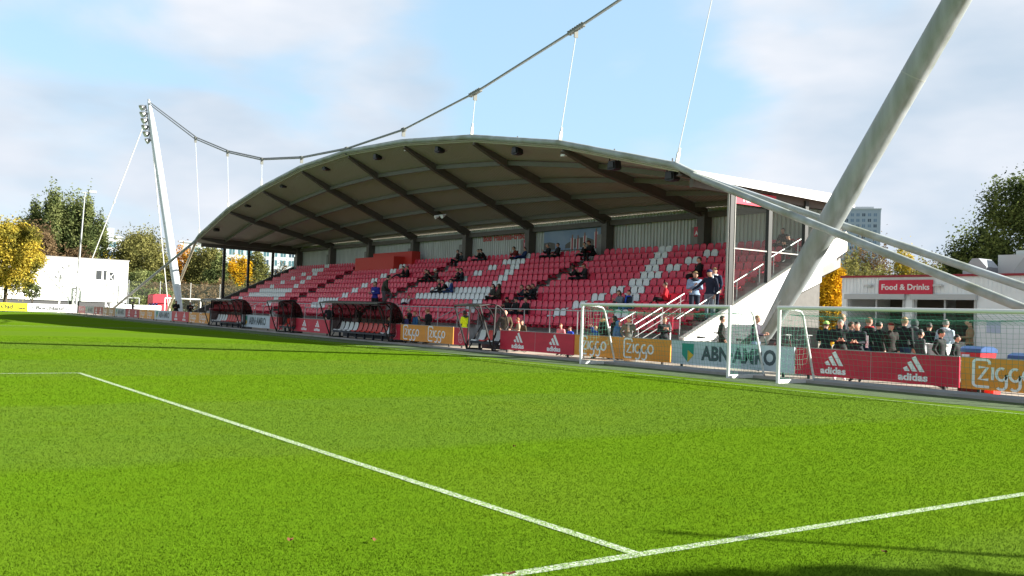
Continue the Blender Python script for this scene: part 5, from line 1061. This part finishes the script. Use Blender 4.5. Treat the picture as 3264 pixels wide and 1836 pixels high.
def headgear(kind):
    k = 'hg_'+kind
    if k in BODY: return BODY[k]
    mb = MB()
    if kind in ('short', 'long', 'messy'):
        def fn(v):
            x, y, z = v; cut = (y < -.02 and z < .045) or z < (-.035 if kind != 'long' else -.16)
            s = .86 if cut else 1
            if kind == 'messy': s *= 1+.05*math.sin(x*90+z*70)
            return (x*s, y*s if not cut else y*.8, z*s)
        mb.ball((0, .006, .006), .083, .100, .122, 16, 12, fn=fn)
        if kind == 'long': mb.tube([(0, .06, .03), (0, .085, -.08), (0, .08, -.20)], [.075, .075, .04], 10, sy=.8)
    elif kind == 'cap':
        mb.ball((0, .004, .03), .086, .100, .098, 16, 8, zmin=-.05); mb.prism([(-.07, -.08), (.07, -.08), (.05, -.165), (-.05, -.165)], 'z', .028, .036)
    elif kind == 'beanie': mb.ball((0, .006, .03), .088, .103, .112, 14, 8, zmin=-.2); mb.tube([(.0, 0, .0), (0, 0, .03)], .093, 14)
    elif kind == 'hood': mb.ball((0, .02, .0), .105, .115, .14, 14, 10, fn=lambda v: (v[0], max(v[1], -.045), v[2])); mb.ball((0, .06, -.15), .13, .10, .07, 12, 6)
    elif kind == 'hood_down': mb.ball((0, .05, -.17), .14, .11, .065, 14, 8)
    elif kind == 'fur': mb.ball((0, .04, -.13), .17, .13, .075, 18, 8, fn=lambda v: (v[0]*(1+.05*math.sin(v[1]*200)), v[1], v[2]+.01*math.sin(v[0]*180)))
    elif kind == 'scarf': mb.tube([(.085*math.cos(R(a)), -.01+.085*math.sin(R(a)), -.165) for a in range(0, 361, 30)], .035, 8); mb.bar((-.03, -.11, -.18), (-.04, -.15, -.48), .07, .03)
    elif kind == 'band': mb.tube([(.09*math.sin(R(a)), .0, .02+.10*math.cos(R(a))) for a in range(-100, 101, 20)], .012, 6); mb.ball((.09, 0, 0), .018, .035, .035, 8, 6); mb.ball((-.09, 0, 0), .018, .035, .035, 8, 6)
    BODY[k] = mb.mesh(kind, [WHITE], True); return BODY[k]
def cloth(h): return mat('cloth_'+h, hexc(h), .85, noise=.18, nscale=7)
SKIN = {'l': mat('skin_light', hexc('c99a84'), .6), 'd': mat('skin_dark', hexc('6b4634'), .6)}
HAIRC = {'b': 'hair_black', 'n': 'hair_brown', 'f': 'hair_fair', 'r': 'hair_red', 'g': 'hair_grey'}
HAIR = {'b': mat('hair_black', (.012, .010, .009), .6), 'n': mat('hair_brown', (.06, .035, .02), .6), 'f': mat('hair_fair', (.28, .19, .09), .6), 'r': mat('hair_red', (.22, .08, .03), .6), 'g': mat('hair_grey', (.25, .24, .23), .6)}
SHOE = mat('shoe_black', (.015, .015, .015), .5); SHOEW = mat('shoe_white', (.6, .6, .6), .5); EYE = mat('eye_dark', (.01, .01, .01), .3); LIP = mat('lip', (.28, .10, .08), .5)
def person(loc, face, scale, ps, jack, trou, hair, label, extra=None, group='spectators', skin='l', shoe=SHOE, hk='short', back=None):
    o = bpy.data.objects.new('person', body_mesh(ps)); C.objects.link(o); o.location = loc; o.rotation_euler = (0, 0, R(face)); q_ = scale*random.uniform(1.10, 1.22); o.scale = (q_, q_*.98, scale*1.01)
    for i, m_ in enumerate((cloth(jack), cloth(trou), SKIN[skin], shoe, EYE, LIP)): o.material_slots[i].link = 'OBJECT'; o.material_slots[i].material = m_
    tag(o, label, 'person', group); h = POSES[ps]['hea']
    def child(kind, m_, nm):
        c = bpy.data.objects.new(nm, headgear(kind)); C.objects.link(c); c.parent = o; c.location = h; c.material_slots[0].link = 'OBJECT'; c.material_slots[0].material = m_
    if hair: child(hk, HAIR[hair], 'hair')
    for kind, col in (extra or ()): child(kind, cloth(col), {'cap': 'cap', 'beanie': 'beanie', 'hood': 'hood', 'hood_down': 'hood', 'fur': 'fur_collar', 'scarf': 'scarf', 'band': 'headphones'}[kind])
    for spec in (back or ()):   # printed patches on the clothing: (x0,x1,z0,z1,y,colour)
        x0, x1, z0, z1, y, col = spec; mb = MB(); mb.box(x0, x1, y-.004, y+.004, z0, z1); q = mb.build('print', cloth(col), o)
    return o
def seated(px, py, ps, jack, trou, hair, label, face=0, scale=1., **kw):
    """find the row under a head seen at a pixel, sit the person on that row"""
    head = {'sit_elbows': (1.245, -.42), 'sit_legs_up': (1.295, -.08)}.get(ps, (1.325, -.15)); best = None
    for k in range(11):
        Y = Yb(k)+head[1]*scale; p = at(px, py, Y=Y); e = abs(p[2]-(Zt(k)+head[0]*scale+(1-scale)*.25))
        if best is None or e < best[0]: best = (e, k, p[0])
    _, k, x = best; return person((x, Yb(k)-.02, Zt(k)+(1-scale)*.25), face, scale, ps, jack, trou, hair, label, group='seated spectators', **kw)
def standing(px, py, Y, ps, jack, trou, hair, label, face=0, z0=.055, **kw):
    p = at(px, py, Y=Y); hz = {'climb': 1.70, 'lean': 1.62}.get(ps, 1.755); return person((p[0], Y, z0), face, max(.45, (p[2]-z0)/hz), ps, jack, trou, hair, label, **kw)
S = seated
S(1461, 794, 'sit_side', '2a1c20', '16161a', 'n', 'person in a dark maroon jacket in the top row left of the wall lettering', -15)
S(1472, 802, 'sit', '25333a', '15171b', 'b', 'child in a dark teal jacket beside the person in maroon in the top row', -10, .82)
S(1530, 790, 'sit_phone', '15191c', '2a3036', 'b', 'smaller dark clothed person of the pair under the wall lettering', -20, .95)
S(1540, 787, 'sit_elbows', '14181c', '39414a', 'b', 'bigger dark clothed person of the pair under the wall lettering', -30)
S(1645, 782, 'sit_elbows', '74281f', '1b1c22', 'b', 'person in a rust red jacket leaning forward under sign B', -10)
S(1675, 789, 'sit_legs_up', '1d3560', '1c2c62', 'b', 'child in blue beside the person in rust red under sign B', -15, .9)
S(1287, 846, 'sit_legs_up', '141416', '2d333b', 'b', 'person in black with grey jeans in front of the red enclosure', -25)
S(1301, 850, 'sit', '17181a', '202226', 'b', 'hooded dark person beside the one with grey jeans near the red enclosure', -20, .98)
S(1371, 855, 'sit_elbows', '131111', '151414', 'n', 'dark long haired person bent over in the left centre rows', -30, hk='long')
S(1360, 860, 'sit', '171515', '171616', 'n', 'dark clothed person left of the bent over one', -15)
S(1393, 862, 'sit_phone', '4a4744', '262524', 'f', 'person in a grey jacket with a white hat right of the dark group', -20, extra=(('beanie', 'd8d8d4'),))
S(1462, 854, 'sit', '33181c', '1a1a1c', 'n', 'person in dark red left of the one with a white sleeve stripe', -15)
S(1475, 850, 'sit_phone', '1a2430', '17181b', 'b', 'person in a navy jacket with a white sleeve stripe in the middle rows', -20, back=((.17, .235, .80, .83, -.30, 'd5dadd'),))
S(1402, 891, 'sit', '2a2823', '2b323c', 'g', 'balding man in a dark brown coat sitting in the double white row', -20)
S(1419, 893, 'sit_elbows', '121314', '1a1e26', 'b', 'person in black between the balding man and the man in the blue jacket', -20)
S(1441, 886, 'sit', '2d4a86', '2c4266', 'n', 'man in a bright blue jacket and jeans with a dark cap in the white seats', -25, extra=(('cap', '20242c'),))
S(1574, 906, 'sit_side', '33332f', '1b1a1a', 'b', 'woman with long dark hair right of the white letter crossbar', -10, hk='long')
S(1592, 913, 'sit', '3d352b', '1c1a19', 'n', 'person in a brown hooded jacket beside the long haired woman', -15, extra=(('hood', '3d352b'),))
S(1672, 908, 'sit_elbows', '1b2430', '26384e', 'n', 'leftmost of the three people sharing food in the middle rows', -15)
S(1691, 908, 'sit_elbows', '182127', '1c2126', 'n', 'middle one of the three people sharing food in the middle rows', -10)
S(1704, 902, 'sit_phone', '171b20', '1a1c20', 'n', 'rightmost and biggest of the three people sharing food', -10)
S(1618, 944, 'sit_phone', '131416', '1a1c22', 'b', 'person in a black beanie eating, left of the low black clothed trio', 15, extra=(('beanie', '141416'),))
S(1647, 954, 'sit', '111214', '1c2130', 'b', 'middle one of the black clothed trio above the front railing', 0, extra=(('beanie', '17171a'),))
S(1678, 950, 'sit', '111113', '15171b', 'n', 'rightmost of the black clothed trio above the front railing', 0)
S(1751, 773, 'sit_phone', '141821', '1d2128', 'g', 'grey haired person in navy in front of the team banner', -15)
S(1781, 778, 'sit', '121315', '22262b', 'n', 'person in black right of the grey haired one before the banner', -15)
S(1865, 778, 'sit', '141214', '15161a', 'b', 'short person in black beside the red capped man before the banner', -10, .95)
S(1884, 764, 'sit_elbows', '120f12', '151519', 'n', 'big man in black with a dark red cap before the banner players', -5, 1.06, extra=(('cap', '6a1f2a'),))
S(1837, 843, 'sit_elbows', '161113', '151316', 'b', 'person in black with dark skin left of the red capped one in the right rows', -20, skin='d')
S(1868, 844, 'sit_phone', '24282c', '1c2024', 'n', 'person in a grey jacket with a red cap in the right rows', -20, extra=(('cap', '9a1f2c'),))
S(1978, 924, 'sit_phone', '6d7780', '2b3036', 'n', 'woman in a light grey jacket sitting just above the left goal crossbar', -5, hk='long')
S(2006, 925, 'sit', '23303f', '2c4f9a', 'n', 'man in a dark jacket with a blue scarf beside the woman in grey', 5, extra=(('scarf', '2450b8'),))
S(2126, 893, 'sit_side', 'c81f2e', '1a1416', 'n', 'young man in a bright red jacket with dark trousers sitting sideways', -45)
S(2235, 818, 'sit', '141315', '1a1418', 'n', 'big man in a black coat near the end glazing', -30, 1.08)
S(2497, 737, 'sit', '33181c', '1a1a1c', 'n', 'person in dark red behind the end glazing in the top row', 0)
S(2516, 744, 'sit_phone', '1d1a1c', '17171a', 'b', 'person in a black cap behind the end glazing, pointing', 0, extra=(('cap', '141416'),))
S(1305, 935, 'sit_legs_up', 'c9c4c8', '2a1e38', 'f', 'small child in a white and red shirt alone near the long dugout', -10, .72, extra=(('scarf', 'b8324a'),))
def onrow(px, py, k, ps, jack, trou, hair, label, face, dy=-.45, **kw):
    p = at(px, py, Y=Yb(k)+dy); hz = 1.755 if ps != 'climb' else 1.70; return person((p[0], Yb(k)+dy, Zt(k)), face, (p[2]-Zt(k))/hz, ps, jack, trou, hair, label, group='people standing in the rows', **kw)
onrow(1197, 898, 9, 'front', '232c86', '14161d', 'n', 'boy in a bright blue football shirt standing on the stairs above the long dugout', 15, back=((-.05, .08, 1.22, 1.27, -.135, 'c9cfe4'),))
onrow(1225, 877, 8, 'climb', '3a3d30', '6b6c70', 'b', 'man in an olive jacket and grey trousers climbing the stairs behind the blue shirt', 160)
onrow(2216, 865, 8, 'phone', '8fa3c0', '262f40', 'f', 'boy in a pale blue padded jacket standing in the right rows', 60, extra=(('hood_down', '1b1f2c'),))
onrow(2265, 859, 8, 'reach', '1b2136', '707784', 'n', 'child in a navy jacket and navy cap with arms spread near the end glazing', 10, extra=(('cap', '1c2450'),))
onrow(2279, 855, 7, 'down', '222b45', '1a2440', 'f', 'fair haired child with a white collar half hidden behind the navy capped child', 25, extra=(('scarf', 'd8dbe2'),))
T_ = standing
T_(1253, 1013, 21.75, 'lean', '20242e', '22262e', 'f', 'small child leaning over the narrow crest board right of the long dugout', -5)
T_(1267, 1002, 21.85, 'down', 'd0606a', '22262e', 'r', 'child in a coral pink top behind the left end of the orange board', -10)
T_(1281, 1002, 21.9, 'down', '241c1c', '1c1c20', 'f', 'child in dark brown between the pink top and the red cap', 0)
T_(1296, 1004, 21.75, 'front', '3c3a6c', '20232c', 'n', 'child in a red cap and blue red jacket behind the orange board', -10, extra=(('cap', 'b01c2a'),))
T_(1305, 981, 22.3, 'front', '211a1c', '26262c', 'g', 'adult with glasses behind the child in the red cap', -10)
T_(1323, 994, 22.0, 'down', '2c5f8c', '3b3b40', 'r', 'child in a blue jacket with a red scarf behind the orange board', -5, extra=(('scarf', 'a02030'),))
T_(1334, 1008, 22.1, 'down', '5a5f60', '3b3b40', 'n', 'child in a grey coat partly hidden beside the blue jacket', -5)
T_(1366, 985, 22.0, 'phone', '16181c', '1f2228', 'r', 'man in a long black coat looking at his phone behind the orange board', -60)
T_(1482, 992, 22.7, 'crossed', 'd6f21c', '15161a', 'b', 'steward in a fluorescent yellow vest behind the crest board', -70, extra=(('hood_down', '24332a'),), skin='d')
T_(1611, 990, 22.3, 'pockets', '4a3f2c', '2a2826', None, 'bald man in a brown leather jacket behind the deep red board', 60)
T_(1652, 1013, 22.3, 'front', 'a09078', '2a2826', 'r', 'small red haired child with a red scarf beside the bald man', -30, extra=(('scarf', 'a8283c'),))
T_(1664, 1022, 22.6, 'down', '3e3628', '22201e', 'n', 'person in dark brown just behind the red haired child', 20)
T_(1788, 1033, 22.1, 'down', 'd58a8c', '22262e', 'r', 'child with reddish hair behind the right end of the deep red board', 20)
T_(1818, 1042, 22.1, 'front', '1c44b0', '1c2030', 'n', 'child in a bright blue top behind the right end of the deep red board', -5)
T_(1899, 1040, 22.2, 'arms_up', '1c48a8', '1c2030', 'f', 'toddler in bright blue lifting his hands inside the left goal view', -30)
T_(1927, 1003, 22.6, 'down', '22241d', '1d1c1c', 'n', 'woman in a dark coat with a pale fur collar seen through the left net', 180, extra=(('fur', 'c4a574'),), hk='messy')
T_(1959, 1008, 22.8, 'down', '1c1a1e', '1c1a1e', 'b', 'woman with dark hair facing the child in the blue hood', -70, hk='long')
T_(1972, 1024, 22.4, 'down', '3d6a9e', '2a3648', None, 'child in a blue padded jacket with the hood up behind the left net', 100, extra=(('hood', '4a7cb0'),))
T_(2005, 1011, 22.6, 'pockets', '5d625e', '2e3033', 'r', 'man in a grey coat with a pale scarf behind the left net', 60, extra=(('scarf', 'b9b6ac'),))
T_(2118, 1012, 25.0, 'phone', '202126', '1a1b20', 'f', 'person in a black and white jacket between the stair rails', 60)
T_(2303, 1008, 23.2, 'pockets', '23221f', '1e1e20', 'n', 'man in a dark green jacket by the bicycles and the white wall', 140)
T_(2412, 1006, 23.0, 'front', '3a3340', '7d8fa8', 'f', 'man in a purple grey hoodie and pale jeans left of the mast foot', 110)
T_(2633, 1024, 23.4, 'front', '14191c', '1b1e22', 'n', 'person in black with a lime green cap behind the right net', 200, extra=(('cap', 'a8e070'),))
T_(2679, 1020, 22.2, 'front', '1c2022', '4a4640', 'g', 'older man in a black jacket with hands together behind the red board', 40, shoe=SHOEW)
T_(2684, 1003, 24.2, 'down', '2a2a38', '22232a', 'f', 'fair haired man behind the older man in the black jacket', 150)
T_(2733, 1026, 22.1, 'front', '141c26', '141c26', 'b', 'young man in a dark tracksuit with white sleeve stripes behind the right net', 20, shoe=SHOE, back=((.225, .29, 1.0, 1.35, -.02, 'd9dde0'),))
T_(2714, 1028, 24.0, 'down', '17181c', '1d1e22', 'n', 'dark clothed person directly behind the young man in the tracksuit', 120)
T_(2770, 1014, 24.4, 'down', '15161a', '22304c', 'r', 'tall man with a red collar queuing right of the tracksuit', 160, extra=(('scarf', 'a02a2a'),))
T_(2802, 1026, 24.2, 'down', '131518', '1b1d22', 'b', 'dark person in the queue between the red collar and the red cap', 170)
T_(2840, 1029, 23.6, 'down', '1e1714', '19171a', 'g', 'old man with a dark red cap seen from the side in the queue', 70, extra=(('cap', '6b1a1c'),))
T_(2884, 1013, 24.6, 'down', '16191d', '2b4260', 'f', 'man in a black jacket and blue jeans in the middle of the queue', 175)
T_(2916, 1020, 26.4, 'down', '4a4f52', '2a2c30', 'n', 'person in a grey hooded coat deeper in the queue', 190, extra=(('hood', '4a4f52'),))
T_(2935, 1055, 24.2, 'down', '3c3e40', '1b1c20', 'b', 'shorter person in a charcoal coat in the queue', 150)
T_(2962, 1030, 26.0, 'down', '121316', '17181b', 'b', 'person in black left of the man in the white jacket', 185)
T_(3015, 1021, 25.6, 'down', '9fb0bc', '2a2f36', 'g', 'man in a white jacket seen from behind at the serving hatch', 180, extra=(('hood_down', 'b4c0c8'),))
T_(3000, 1052, 22.6, 'pockets', '16191b', '1d2024', 'b', 'person in a black beanie and black coat close behind the red board', 90, extra=(('beanie', '17181a'),))
T_(3050, 1070, 24.0, 'down', '15161a', '15161a', 'b', 'dark bent person right of the one in the black beanie', 100)
T_(3092, 1016, 31.8, 'front', '8a7458', '3a342c', 'n', 'person in a tan top standing at the right side of the hatch', -60)
T_(2868, 1040, 32.4, 'down', '7e8a90', '2a2c30', 'n', 'person in grey in front of the left serving hatch', 180)
T_(424, 961, 22.2, 'phone', '15161a', '15161a', 'b', 'dark spectator with white stripes on the back at the far corner', 175, back=((-.05, -.02, 1.0, 1.35, -.14, 'd8d8d8'), (.02, .05, 1.0, 1.35, -.14, 'd8d8d8')))
T_(562, 959, 22.4, 'front', '17130f', '17171a', 'b', 'spectator in black just left of the far mast foot', 60)
T_(607, 963, 22.4, 'phone', '1c1414', '17171a', 'b', 'spectator in dark brown right of the far mast foot', 80)
T_(1050, 975, 25.2, 'pockets', '16181b', '17171a', 'b', 'dark spectator behind the left end of the long tinted dugout', 60)
T_(1148, 980, 25.2, 'pockets', '241c1c', '1b1b1f', 'n', 'spectator seen dimly through the middle of the long dugout glass', 170)
